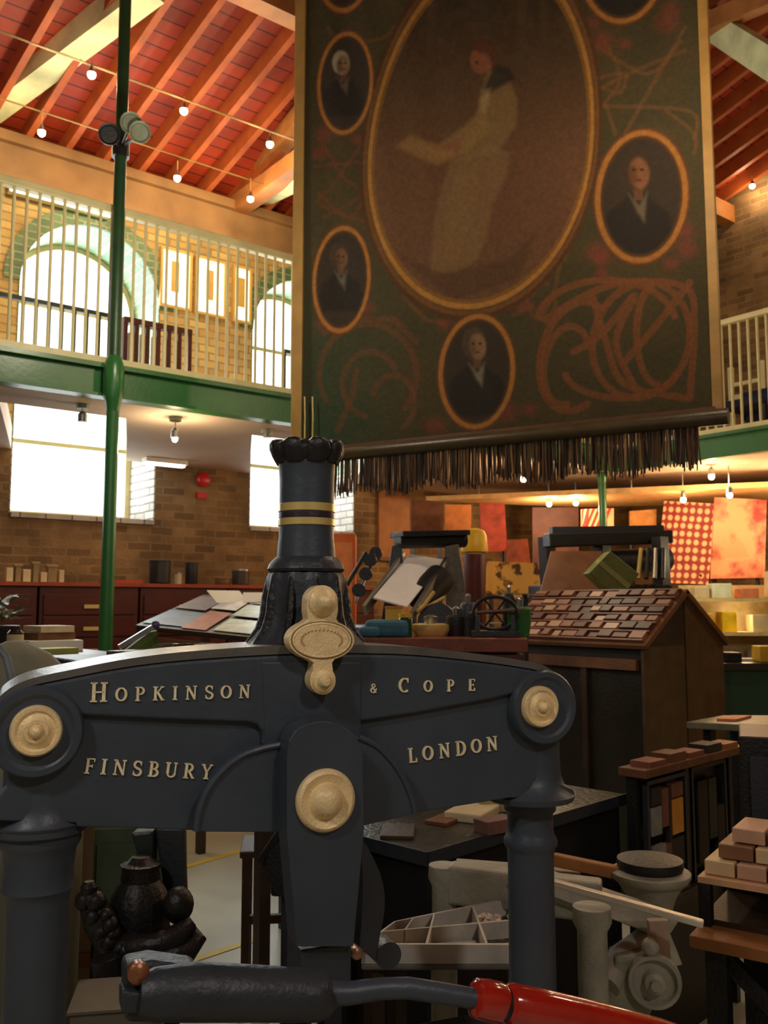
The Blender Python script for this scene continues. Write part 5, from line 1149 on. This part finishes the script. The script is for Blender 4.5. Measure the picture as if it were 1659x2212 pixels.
# ---- low black desk
dz_ = .9; dc = Wz(922, 1843, dz_); df = Fr(dc, az(44))
t = thing('stone_desk', 'black desk with a scratched top behind the right side of the press', 'desk', df.w(.7, .25, 0), az(44))
obox(df, 0, 1.12, 0, .5, dz_-.03, dz_).build('desk_top', mat('dark scratched top', (60, 58, 50), .3, 0, .45, 9, .3), t, bevel=.004)
obox(df, .02, 1.1, .02, .48, 0, dz_-.03).build('desk_body', mat('deep black paint', (18, 18, 20), .6, 0, .2), t)
obox(df, -.004, 1.12, -.006, 0, dz_-.035, dz_+.004).build('edge_strip', IRON2, t); obox(df, -.006, 0, -.006, .5, dz_-.035, dz_+.004).build('edge_strip', IRON2, t)
for k, (px, py, w_, d_, h_, m, r_, lab) in enumerate([(1020, 1765, .18, .13, .03, PAPER, .3, 'cream crumpled papers on the black desk'), (1062, 1745, .16, .12, .05, mat('straw paper', (170, 150, 100), .7), .9, 'straw coloured bundle at the back of the black desk'), (1070, 1795, .12, .07, .04, mat('pink brown book', (120, 84, 74), .6), -.2, 'pink-brown book at the front of the black desk'), (860, 1800, .16, .1, .012, WOODD, .7, 'dark flat printing plate on the black desk'), (960, 1775, .12, .08, .012, WOODB, .2, 'brown flat printing plate on the black desk')]):
    p = Wz(px, py, dz_); tag(rbox(p, w_, d_, h_, df.r+r_).build('paper_bundle' if k < 2 else 'flat_block', m, bevel=.006 if k < 2 else .002), lab, 'papers' if k < 2 else 'block')
# ---- forme rack
rz2 = 1.02; rf = Fr(cw(1384, 1652, 3.3), az(45)); 
t = thing('forme_rack', 'dark open rack of standing metal formes right of the black desk', 'rack', rf.w(.4, .2, 0), az(45))
obox(rf, -.02, .8, -.03, .08, rz2-.03, rz2).build('top_shelf', WOODB, t, bevel=.003)
obox(rf, 0, .78, .05, .06, 0, rz2-.03).build('back_panel', BLACK, t); obox(rf, 0, .78, 0, .05, .5, .54).build('bottom_shelf', WOODD, t)
for u in (0, .37, .75): obox(rf, u, u+.03, .022, .05, 0 if u != .37 else .54, rz2-.03).build('side_panel', BLACK, t)
def forme(u0, u1, v, lab, bl):
    z0, z1 = .56, .97
    t = thing('forme', lab, 'forme', rf.w((u0+u1)/2, v, .545), rf.r, 'formes standing in the rack')
    for a in ((u0, u0+.015, z0, z1), (u1-.015, u1, z0, z1), (u0, u1, z0-.015, z0), (u0, u1, z1-.015, z1)): obox(rf, a[0], a[1], v, v+.02, a[2], a[3]).build('frame_bar', IRON2, t)
    for (a, b, c, d, m) in bl: obox(rf, u0+.017+a*(u1-u0-.034), u0+.017+b*(u1-u0-.034), v-.002, v+.018, z0+c*.39, z0+d*.39).build('block', m, t)
GB = mat('grey lead block', (150, 148, 138), .5, .1, .2); RB_ = mat('red brown furniture', (134, 80, 60), .6); OB = mat('orange block', (226, 150, 44), .5); DB = mat('dark furniture', (48, 40, 34), .6)
forme(.04, .34, .0, 'metal forme with an orange block and grey plates, standing at the left of the rack', [(.04, .3, .55, .8, GB), (.32, .5, .6, .95, RB_), (.04, .3, .82, .98, DB), (.6, .92, .5, .82, OB), (.06, .4, .14, .45, GB), (.42, .56, .12, .44, RB_), (.58, .92, .2, .46, DB), (.52, .58, .1, .95, DB), (.6, .92, .84, .97, RB_)])
forme(.42, .72, .02, 'darker metal forme standing at the right of the rack', [(.1, .4, .1, .9, DB), (.45, .7, .3, .9, mat('dim green block', (56, 64, 48), .6)), (.72, .95, .1, .6, DB)])
for k in range(5):
    tag(obox(rf, .03+k*.15, .15+k*.15, -.02, .06, rz2+.0, rz2+.02+.012*(k % 2)).build('wood_strip', [RB_, WOODB, RB_, DB, WOODO][k]), ['reddish wooden strip at the left end of the rack top', 'brown wooden strip next to the left end of the rack top', 'reddish wooden strip in the middle of the rack top', 'dark wooden strip right of the middle of the rack top', 'orange wooden strip at the right end of the rack top'][k], 'wood strip', 'wooden strips on the rack')
t = thing('cupboard', 'plain black cupboard at the right edge beside the formes', 'cupboard', cw(1640, 1640, 3.5)*1.0)
kf = Fr(cw(1598, 1640, 3.0), az(111)); zk = zat(1590, 3.0)
obox(kf, 0, .7, 0, .35, 0, zk).build('body', BLACK, t, bevel=.005); obox(kf, .03, .67, -.015, 0, .08, zk-.06).build('door', IRON2, t)
q = [cw(1482, 1559, 4.2), cw(1700, 1570, 4.03), cw(1760, 1545, 4.45), cw(1560, 1545, 4.45)]
zz = sum(p.z for p in q)/4
t = thing('low_table', 'grey table with a pointed corner and orange papers at the right edge', 'table', (q[0].x, q[0].y, 0))
q = [Vector((p.x, p.y, zz)) for p in q]; slab4('table_top', q, .03, mat('grey olive top', (120, 116, 92), .45), t); legs4([bil(q, .14, .25), bil(q, .9, .1), bil(q, .9, .9), bil(q, .2, .85)], t, BLACK, .04)
tag(sheet(q, .22, .42, .25, .7, None, .001, .01).build('paper_pile', mat('orange paper', (214, 130, 80), .6)), 'orange-pink papers lying on the grey pointed table', 'papers')
# ---- box of wooden furniture on trestle table, right bottom
t2z = .80; tf2 = Fr(cw(1488, 2030, 2.35), az(124))
t2z = cw(1488, 2020, 2.35).z
t = thing('trestle_table', 'dark trestle table with an orange-brown edge at the lower right', 'table', tf2.w(.4, .2, 0), az(124))
obox(tf2, 0, .9, 0, .5, t2z-.03, t2z).build('table_top', WOODO, t, bevel=.003)
for (u, v) in ((.03, .03), (.82, .03), (.03, .42), (.82, .42)): obox(tf2, u, u+.05, v, v+.05, 0, t2z-.03).build('leg', BLACK, t)
for v in (.05, .44):
    MB().bar(tf2.w(.06, v, .1), tf2.w(.8, v, t2z-.06), .03, .04).build('cross_brace', BLACK, t); MB().bar(tf2.w(.8, v+.03, .1), tf2.w(.06, v+.03, t2z-.06), .03, .04).build('cross_brace', BLACK, t)
obox(tf2, .1, .8, .12, .4, .12, t2z-.12).build('under_box', BLACK, t)
bxf = Fr(cw(1510, 1990, 2.42), az(124))
t = thing('open_crate', 'dark open crate with orange rails on the trestle table', 'crate', bxf.w(.25, .15, t2z), az(124))
zb1 = zat(1906, 2.42)
obox(bxf, 0, .6, .02, .3, t2z, t2z+.015).build('crate_floor', WOODD, t)
for (u, v) in ((0, 0), (.57, 0), (0, .29), (.57, .29)): obox(bxf, u, u+.03, v, v+.03, t2z, zb1).build('corner_post', BLACK, t)
obox(bxf, 0, .6, .3, .32, t2z, zb1).build('back_board', BLACK, t)
obox(bxf, 0, .6, 0, .32, zb1, zb1+.015).build('crate_lid', mat('pinkish wood', (196, 150, 112), .5, 0, .2), t)
PK = [mat('pale furniture wood', (220, 190, 142), .5, 0, .15), mat('pink furniture wood', (204, 160, 128), .5, 0, .15), mat('brown furniture wood', (140, 96, 66), .5, 0, .2), mat('dark gap wood', (52, 38, 34), .6)]
zl = zb1+.016; rws = [(.0, .1, .052, 5), (.13, .1, .05, 4)]; nm = ['lowest', 'middle', 'top']
for r_ in range(3):
    z0 = zl+r_*.039; u = .01+r_*.03; n_ = 0
    while u < .55:
        w_ = random.uniform(.05, .09)
        tag(obox(bxf, u, u+w_, .03+r_*.025, .27-r_*.02, z0, z0+.036).build('wood_furniture', PK[(n_+r_*2) % 3], bevel=.003), 'pale wooden block in the %s layer of the pile on the open crate' % nm[r_], 'wood block', 'wooden blocks on the crate, %s layer' % nm[r_]); u += w_+.006; n_ += 1
# ---- grey treadle press between the right column and the trestle table
GP2 = GREYP; t = thing('treadle_press', 'grey iron treadle press with a round black ink disc at lower right', 'printing press', (cw(1280, 2100, 2.2).x, cw(1280, 2100, 2.2).y, 0))
def gpost(px, y0, y1, D, r, name='post'):
    p = cw(px, y0, D); return MB().lathe((p.x, p.y, 0), [(0, r*1.4), (.05, r*1.4), (.06, r), (cw(px, y1, D).z, r)] if y1 > 3000 else [(0, r*1.5), (.05, r*1.5), (.07, r*1.05), (p.z-.24, r*1.05), (p.z-.235, r*1.35), (p.z-.215, r*1.35), (p.z-.21, r*.95), (p.z-.05, r*.95), (p.z-.03, r*1.25), (p.z, r*1.2)], 24).build(name, GP2, t, smooth=True)
gpost(1278, 1958, 0, 2.05, .034); gpost(958, 1868, 0, 2.3, .03)
MB().bar(cw(970, 1905, 2.3), cw(1300, 1945, 2.2), .06, .09).build('side_bed', GP2, t, bevel=.008)
MB().bar(cw(985, 1880, 2.45), cw(1250, 1900, 2.45), .05, .05).build('back_rail', GP2, t, bevel=.005)
MB().prism([cw(1100, 1905, 2.2), cw(1200, 1898, 2.2), cw(1395, 1965, 2.15), cw(1470, 1990, 2.15), cw(1440, 2035, 2.15), cw(1330, 1990, 2.15), cw(1200, 1955, 2.2)], Vector((.05, .06, 0))).build('bed_casting', GP2, t, bevel=.008)
MB().bar(cw(1165, 1898, 2.1), cw(1520, 1996, 1.98), .022, .014).build('feed_arm', mat('pale metal arm', (206, 196, 176), .35, .3, .1), t, bevel=.003)
c = cw(1405, 1900, 2.35)
MB().lathe((c.x, c.y, c.z), [(0, .09), (.012, .098), (.02, .098), (.026, .085)], 36).build('disc_tray', GP2, t, smooth=True)
MB().lathe((c.x, c.y, c.z+.026), [(0, .078), (.012, .082), (.024, .08), (.028, .05)], 36).build('ink_disc', BLACK, t, smooth=True)
MB().lathe((c.x, c.y, c.z-.28), [(0, .03), (.16, .035), (.24, .06), (.28, .085)], 24).build('disc_bracket', GP2, t, smooth=True)
MB().bar(cw(1195, 1856, 2.4), cw(1350, 1888, 2.35), .03, .03).build('wooden_rail', WOODO, t, bevel=.004)
MB().tube([cw(1310, 2130, 2.1), cw(1340, 2070, 2.15), cw(1390, 2035, 2.18), cw(1430, 2040, 2.18), cw(1446, 2090, 2.16)], .03, 14).build('curved_arm', GP2, t, smooth=True)
MB().lathe(cw(1412, 2112, 2.1), [(-.04, .055), (.022, .058), (.03, .056), (.03, .048), (.018, .044), (.018, .026), (.036, .022), (.04, .012), (.052, .01), (.052, 0)], 28, (-.7, -.6, 0)).build('hub_wheel', GP2, t, smooth=True)
MB().prism([cw(1330, 2070, 2.1), cw(1400, 2060, 2.1), cw(1440, 2110, 2.1), cw(1380, 2260, 2.1), cw(1290, 2260, 2.1)], Vector((.05, .06, 0))).build('side_frame', mat('blotchy grey paint', (138, 138, 118), .55, 0, .4, 10, .3), t, bevel=.008)
MB().bar(cw(1420, 1985, 2.1), cw(1428, 2110, 2.1), .02, .045).build('link_rod', mat('pinkish link', (176, 150, 130), .4), t, bevel=.003)
MB().ball(cw(1405, 2045, 2.08), .02, 12).build('pivot', GP2, t, smooth=True)
p = cw(1300, 2200, 2.15); f = Fr(p, az(60)); obox(f, -.5, .25, -.05, .3, 0, .08).build('base_frame', GP2, t, bevel=.01)
# ---- sloping type case with pale divisions
A_ = [cw(782, 2076, 1.82), cw(1115, 2050, 1.95), cw(1090, 1984, 2.35), cw(880, 2022, 2.2)]
A_ = [cw(780, 2082, 1.85), cw(1180, 2082, 1.95), cw(1100, 1972, 2.25), cw(850, 2026, 2.15)]
t = thing('type_case', 'grey wooden type case with compartments behind the press handle', 'type case', (A_[0].x, A_[0].y, A_[0].z))
WG = mat('weathered grey wood', (186, 182, 172), .5, 0, .2, 12, .2)
slab4('case_floor', A_, .012, mat('case floor', (104, 100, 92), .55, 0, .3), t)
for (s0, s1, t0, t1) in [(0, 1, 0, .04), (0, 1, .96, 1), (0, .02, 0, 1), (.98, 1, 0, 1), (.33, .345, .04, .96), (.66, .675, .04, .96), (.02, .98, .5, .53), (.16, .17, .5, .96)]:
    sheet(A_, s0, s1, t0, t1, None, .0, .035).build('divider', WG, t)
legs4([bil(A_, .05, .1), bil(A_, .95, .1), bil(A_, .95, .9), bil(A_, .05, .9)], t, WOODD, .03, .0)
pc = bil(A_, .78, .7); mb = MB()
for k in range(34): mb = rbox(pc+Vector((random.gauss(0, .018), random.gauss(0, .018), random.uniform(.004, .03))), .012, .008, .008, random.uniform(0, 3), mb, random.uniform(0, 1))
tag(mb.build('type_sorts', mat('pale type metal', (226, 206, 190), .4)), 'small heap of pale type in the grey case', 'type', kind='stuff')
for k, (s0, s1, t0, t1, lab) in enumerate([(.03, .31, .06, .48, 'bright white sheet in the left front compartment'), (.36, .64, .08, .46, 'pale grey sheet in the middle front compartment'), (.19, .32, .56, .92, 'small pale card in the back compartment')]):
    tag(sheet(A_, s0, s1, t0, t1, None, .002, .004).build('paper_sheet', WHITE if k == 0 else mat('pale grey paper', (190, 186, 178), .5)), lab+' of the grey type case', 'paper')
# ---- ornate black casting and things at lower left
p = cw(315, 2060, 2.1); D = 2.1; k3 = D/1973
t = thing('ornamental_press', 'ornate black cast-iron urn and scroll press behind the left column', 'printing press', (p.x, p.y, 0))
pz = lambda y: cw(315, y, D).z
ux = cw(302, 1950, D); UX = Vector((ux.x, ux.y, 0))
MB().lathe(UX, [(0, .12), (.1, .12), (.14, .1), (pz(2120), .09), (pz(2060), .095), (pz(2040), .09), (pz(2018), .07), (pz(1990), .064), (pz(1960), .067), (pz(1935), .062), (pz(1912), .05), (pz(1900), .042), (pz(1896), .043), (pz(1880), .04), (pz(1866), .044), (pz(1862), .03), (pz(1850), .02)], 32, rib=12, ra=.03).build('urn', BLACK, t, smooth=True)
MB().prism([cw(332, 1786, 2.16), cw(398, 1786, 2.16), cw(400, 1900, 2.16), cw(404, 1990, 2.16), cw(345, 1990, 2.16), cw(350, 1900, 2.16)], (.03, .05, 0)).build('standard', IRON2, t, bevel=.008)
MB().prism([cw(282, 1800, 2.14), cw(330, 1795, 2.14), cw(330, 1870, 2.14), cw(298, 1858, 2.14)], (.03, .04, 0)).build('bracket', mat('teal black iron', (36, 50, 48), .4), t, bevel=.006)
MB().ball(cw(385, 1955, 2.06), .034, 16, (1, 1, 1.15)).build('boss', BLACK, t, smooth=True)
MB().tube([cw(250, 2030, 2.04), cw(290, 2046, 2.0), cw(340, 2040, 2.0), cw(385, 2022, 2.02), cw(405, 2002, 2.04), cw(398, 1986, 2.06)], [.018, .024, .024, .026, .02, .012], 14).build('scroll', BLACK, t, smooth=True)
MB().tube([cw(300, 2068, 2.02), cw(360, 2066, 2.0), cw(410, 2052, 2.02), cw(428, 2028, 2.04), cw(415, 2008, 2.05)], [.02, .022, .022, .018, .01], 14).build('acanthus_roll', BLACK, t, smooth=True)
mb = MB(); random.seed(5)
for k in range(26):
    s = k/25.0; mb.ball(cw(192+70*s+random.uniform(-16, 16), 1935+140*s+random.uniform(-14, 14), 2.0), random.uniform(.012, .022), 10)
mb.tube([cw(190, 1925, 2.02), cw(215, 1990, 2.02), cw(255, 2070, 2.02)], [.025, .035, .03], 14)
mb.build('leaf_cluster', BLACK, t, smooth=True)
MB().lathe(cw(192, 1925, 2.0), [(-.02, .014), (.01, .018), (.02, .01)], 16, (0, 0, 1)).build('finial', BLACK, t, smooth=True)
MB().tube([cw(225, 2070, 1.95), cw(230, 2130, 1.95), cw(200, 2170, 1.95)], [.028, .024, .02], 14).build('claw', BLACK, t, smooth=True)
MB().lathe(cw(230, 2168, 1.9), [(-.05, .04), (.05, .04)], 20, (-.7, .4, 0)).build('foot_roll', GREYP, t, smooth=True)
f = Fr(cw(182, 1860, 2.7), az(80)); zz = zat(1700, 2.7)
t = thing('board', 'tall beige board leaning behind the left column', 'board', f.w(0, 0, 0)); obox(f, -.08, .025, 0, .02, 0, zz).build('panel', mat('beige hardboard', (124, 108, 76), .7), t); obox(f, -.08, .025, -.006, 0, zz-.5, zz-.46).build('batten', WOODB, t)
f = Fr(cw(210, 1860, 2.72), az(80)); mz = zat(1792, 2.72)
t = thing('metal_cabinet', 'pale green metal cabinet seen through the ornate casting', 'cabinet', f.w(.1, .1, 0)); obox(f, -.01, .2, 0, .2, 0, mz).build('body', mat('pale green metal', (88, 104, 82), .5), t); obox(f, 0, .19, -.012, 0, .06, mz-.04).build('door', mat('green metal door', (80, 98, 76), .5), t)
for k, (px, m, lab) in enumerate([(225, STEEL, 'steel clamp lying on the pale green cabinet'), (262, WOODB, 'brown mallet head on the pale green cabinet')]):
    p = setp(px, f, .08, mz); tag(rbox(p, .08, .05, .03, .4, rbox(p+Vector((0, 0, .03)), .03, .1, .02, .9)).build('hand_tool', m, bevel=.003), lab, 'tool')
t = thing('low_stool', 'grey-brown wooden box behind the bottom of the press', 'box', cw(210, 2240, 2.0)*1.0)
f = Fr(cw(150, 2200, 1.72), az(80)); obox(f, 0, .16, 0, .14, 0, zat(2192, 1.72)).build('body', mat('grey brown box', (96, 88, 74), .6), t, bevel=.003)
obox(f, -.005, .165, -.005, .145, zat(2192, 1.72), zat(2186, 1.72)).build('lid', mat('grey brown box', (96, 88, 74)), t)
# floor tape
for k, (a, b, lab) in enumerate([((380, 1878), (560, 1826), 'yellow tape line on the floor, farther of the two'), ((380, 2086), (560, 2026), 'yellow tape line on the floor, nearer of the two')]):
    p = Wz(a[0], a[1], .002); q = Wz(b[0], b[1], .002); tag(MB().bar(p, q, .055 if k == 0 else .05, .003).build('floor_tape', YEL), lab, 'tape', 'yellow floor lines')
# brown stool
t = thing('stool', 'brown wooden high stool beside the centre of the press', 'stool', cw(545, 2030, 4.2)*1.0)
f = Fr(cw(562, 2040, 4.05), az(84)); zs_t = zat(1832, 4.05)
SW = mat('dark brown stool wood', (66, 40, 24), .5, 0, .2)
obox(f, -.09, .24, -.05, .24, zs_t-.03, zs_t).build('seat', SW, t, bevel=.006)
for (u, v) in ((-.08, -.04), (.2, -.04), (-.08, .2), (.2, .2)): obox(f, u, u+.035, v, v+.035, 0, zs_t-.03).build('leg', SW, t)
for z_ in (.25,): 
    obox(f, -.045, .2, -.035, -.01, z_, z_+.035).build('stretcher', SW, t); obox(f, -.075, -.05, -.005, .2, z_+.1, z_+.135).build('stretcher', SW, t)
# big dark machine masses behind centre
t = thing('iron_press', 'black iron press partly hidden behind the centre plate', 'printing press', cw(600, 2000, 3.0)*1.0)
f = Fr(cw(604, 2000, 2.75), az(96))
obox(f, -.03, .2, 0, .25, .75, .95).build('bed', BLACK, t, bevel=.01); 
for (u, v) in ((0, .02), (.13, .02), (0, .18), (.13, .18)): obox(f, u, u+.05, v, v+.05, 0, .75).build('leg', IRON2, t)
MB().tube([f.w(-.05, 0, .85), f.w(.05, -.05, 1.0), f.w(.2, -.05, 1.03)], .02, 10).build('lever', BLACK, t, smooth=True)
MB().lathe(f.w(.06, -.03, .85), [(-.03, .09), (.03, .09)], 22, f.v).build('wheel', BLACK, t)
t = thing('plan_chest', 'dark wooden plan chest far left behind the press column', 'chest', cw(-40, 1900, 3.0)*1.0)
f = Fr(cw(-330, 1900, 2.5), az(80)); obox(f, 0, .42, 0, .3, 0, 1.1).build('body', WOODD, t, bevel=.004)
for k in range(5): obox(f, .02, .40, -.012, 0, .1+.19*k, .27+.19*k).build('drawer', WOODR, t)
# wide red sideboard behind the bench, closing the view below the racks
t = thing('paper_store', 'long dark red-brown paper store behind the sloping rack', 'cabinet', (3.2, 6.0, 0))
MB().box(2.5, 4.3, 6.3, 6.75, 0, 1.2).build('body', WOODR, t, bevel=.004)
for k in range(4): MB().box(2.53+k*.44, 2.53+k*.44+.41, 6.285, 6.3, .08, 1.15).build('door', WOODR, t)
EXPO = 0.5
FILL_LIGHTS = [((-1.0, .5, 3.0), 36, (1, .95, .88)), ((.6, -1.4, 3.4), 46, (1, .93, .84)), ((3.2, 2.2, 3.9), 26, (1, .76, .5)), ((5.5, 1.0, 4.2), 34, (1, .74, .46)), ((5.6, 4.6, 4.2), 10, (1, .7, .42)),  # added fill lights with no fixtures, brightening the press, galleries and displays
         ((1.9, 4.2, 3.6), 30, (1, .86, .64)), ((4.6, 4.2, 2.7), 14, (1, .8, .55)), ((2.6, 6.9, 3.6), 7, (1, .86, .6)), ((4.2, 6.9, 3.6), 7, (1, .86, .6)), ((8.4, 3.6, 4.9), 24, (1, .78, .5)), ((8.2, 4.2, 2.5), 18, (1, .62, .32)), ((8.4, 2.6, 2.5), 18, (1, .66, .36))]
pq = cw(1590, 1335, 7.45); FILL_LIGHTS.append(((pq.x, pq.y, pq.z), 2.5, (1, .8, .5)))
pq = cw(1560, 1330, 7.0); FILL_LIGHTS.append(((pq.x, pq.y, 2.0), 5, (1, .8, .5)))
# ================================================================== LIGHT AND CAMERA
w = bpy.data.worlds.new('sky'); bpy.context.scene.world = w; w.use_nodes = True
w.node_tree.nodes['Background'].inputs[0].default_value = (.92, .96, 1, 1); w.node_tree.nodes['Background'].inputs[1].default_value = 3.0
def area(name, loc, rot, sx, sy, e, col):
    l = bpy.data.lights.new(name, 'AREA'); l.shape = 'RECTANGLE'; l.size = sx; l.size_y = sy; l.energy = e; l.color = col
    o = bpy.data.objects.new(name, l); C.objects.link(o); o.location = loc; o.rotation_euler = rot; return o
for i, (a, b) in enumerate(WIN):
    area('daylight', ((a+b)/2, YW+TH+.12, (ZS+ZC+.6)/2), (-PI/2, 0, 0), b-a+.1, ZC+.7-ZS, 60, (.93, .97, 1))
for p, e, c in HAL:
    l = bpy.data.lights.new('halogen', 'POINT'); l.energy = e; l.color = c; l.shadow_soft_size = .03
    o = bpy.data.objects.new('halogen', l); C.objects.link(o); o.location = p
def bulb(loc, e, col=(1, .76, .5), r=.12):
    l = bpy.data.lights.new('lamp', 'POINT'); l.energy = e; l.color = col; l.shadow_soft_size = r  # added fill light only, no fitting is modelled for it
    o = bpy.data.objects.new('lamp', l); C.objects.link(o); o.location = loc
for loc, e, col in FILL_LIGHTS: bulb(loc, e, col)
cam = bpy.data.cameras.new('camera'); co = bpy.data.objects.new('camera', cam); C.objects.link(co)
co.location = (0, 0, EYE); co.rotation_euler = (PI/2+PITCH, 0, YAW-PI/2)
cam.sensor_fit = 'VERTICAL'; cam.sensor_height = 24; cam.sensor_width = 18; cam.lens = 24*FPX/2212
cam.clip_start = .05; cam.clip_end = 100
cam.dof.use_dof = True; cam.dof.focus_distance = 1.5; cam.dof.aperture_fstop = 8
sc = bpy.context.scene; sc.camera = co
sc.view_settings.view_transform = 'Standard'; sc.view_settings.look = 'None'; sc.view_settings.gamma = 1; sc.view_settings.exposure = EXPO
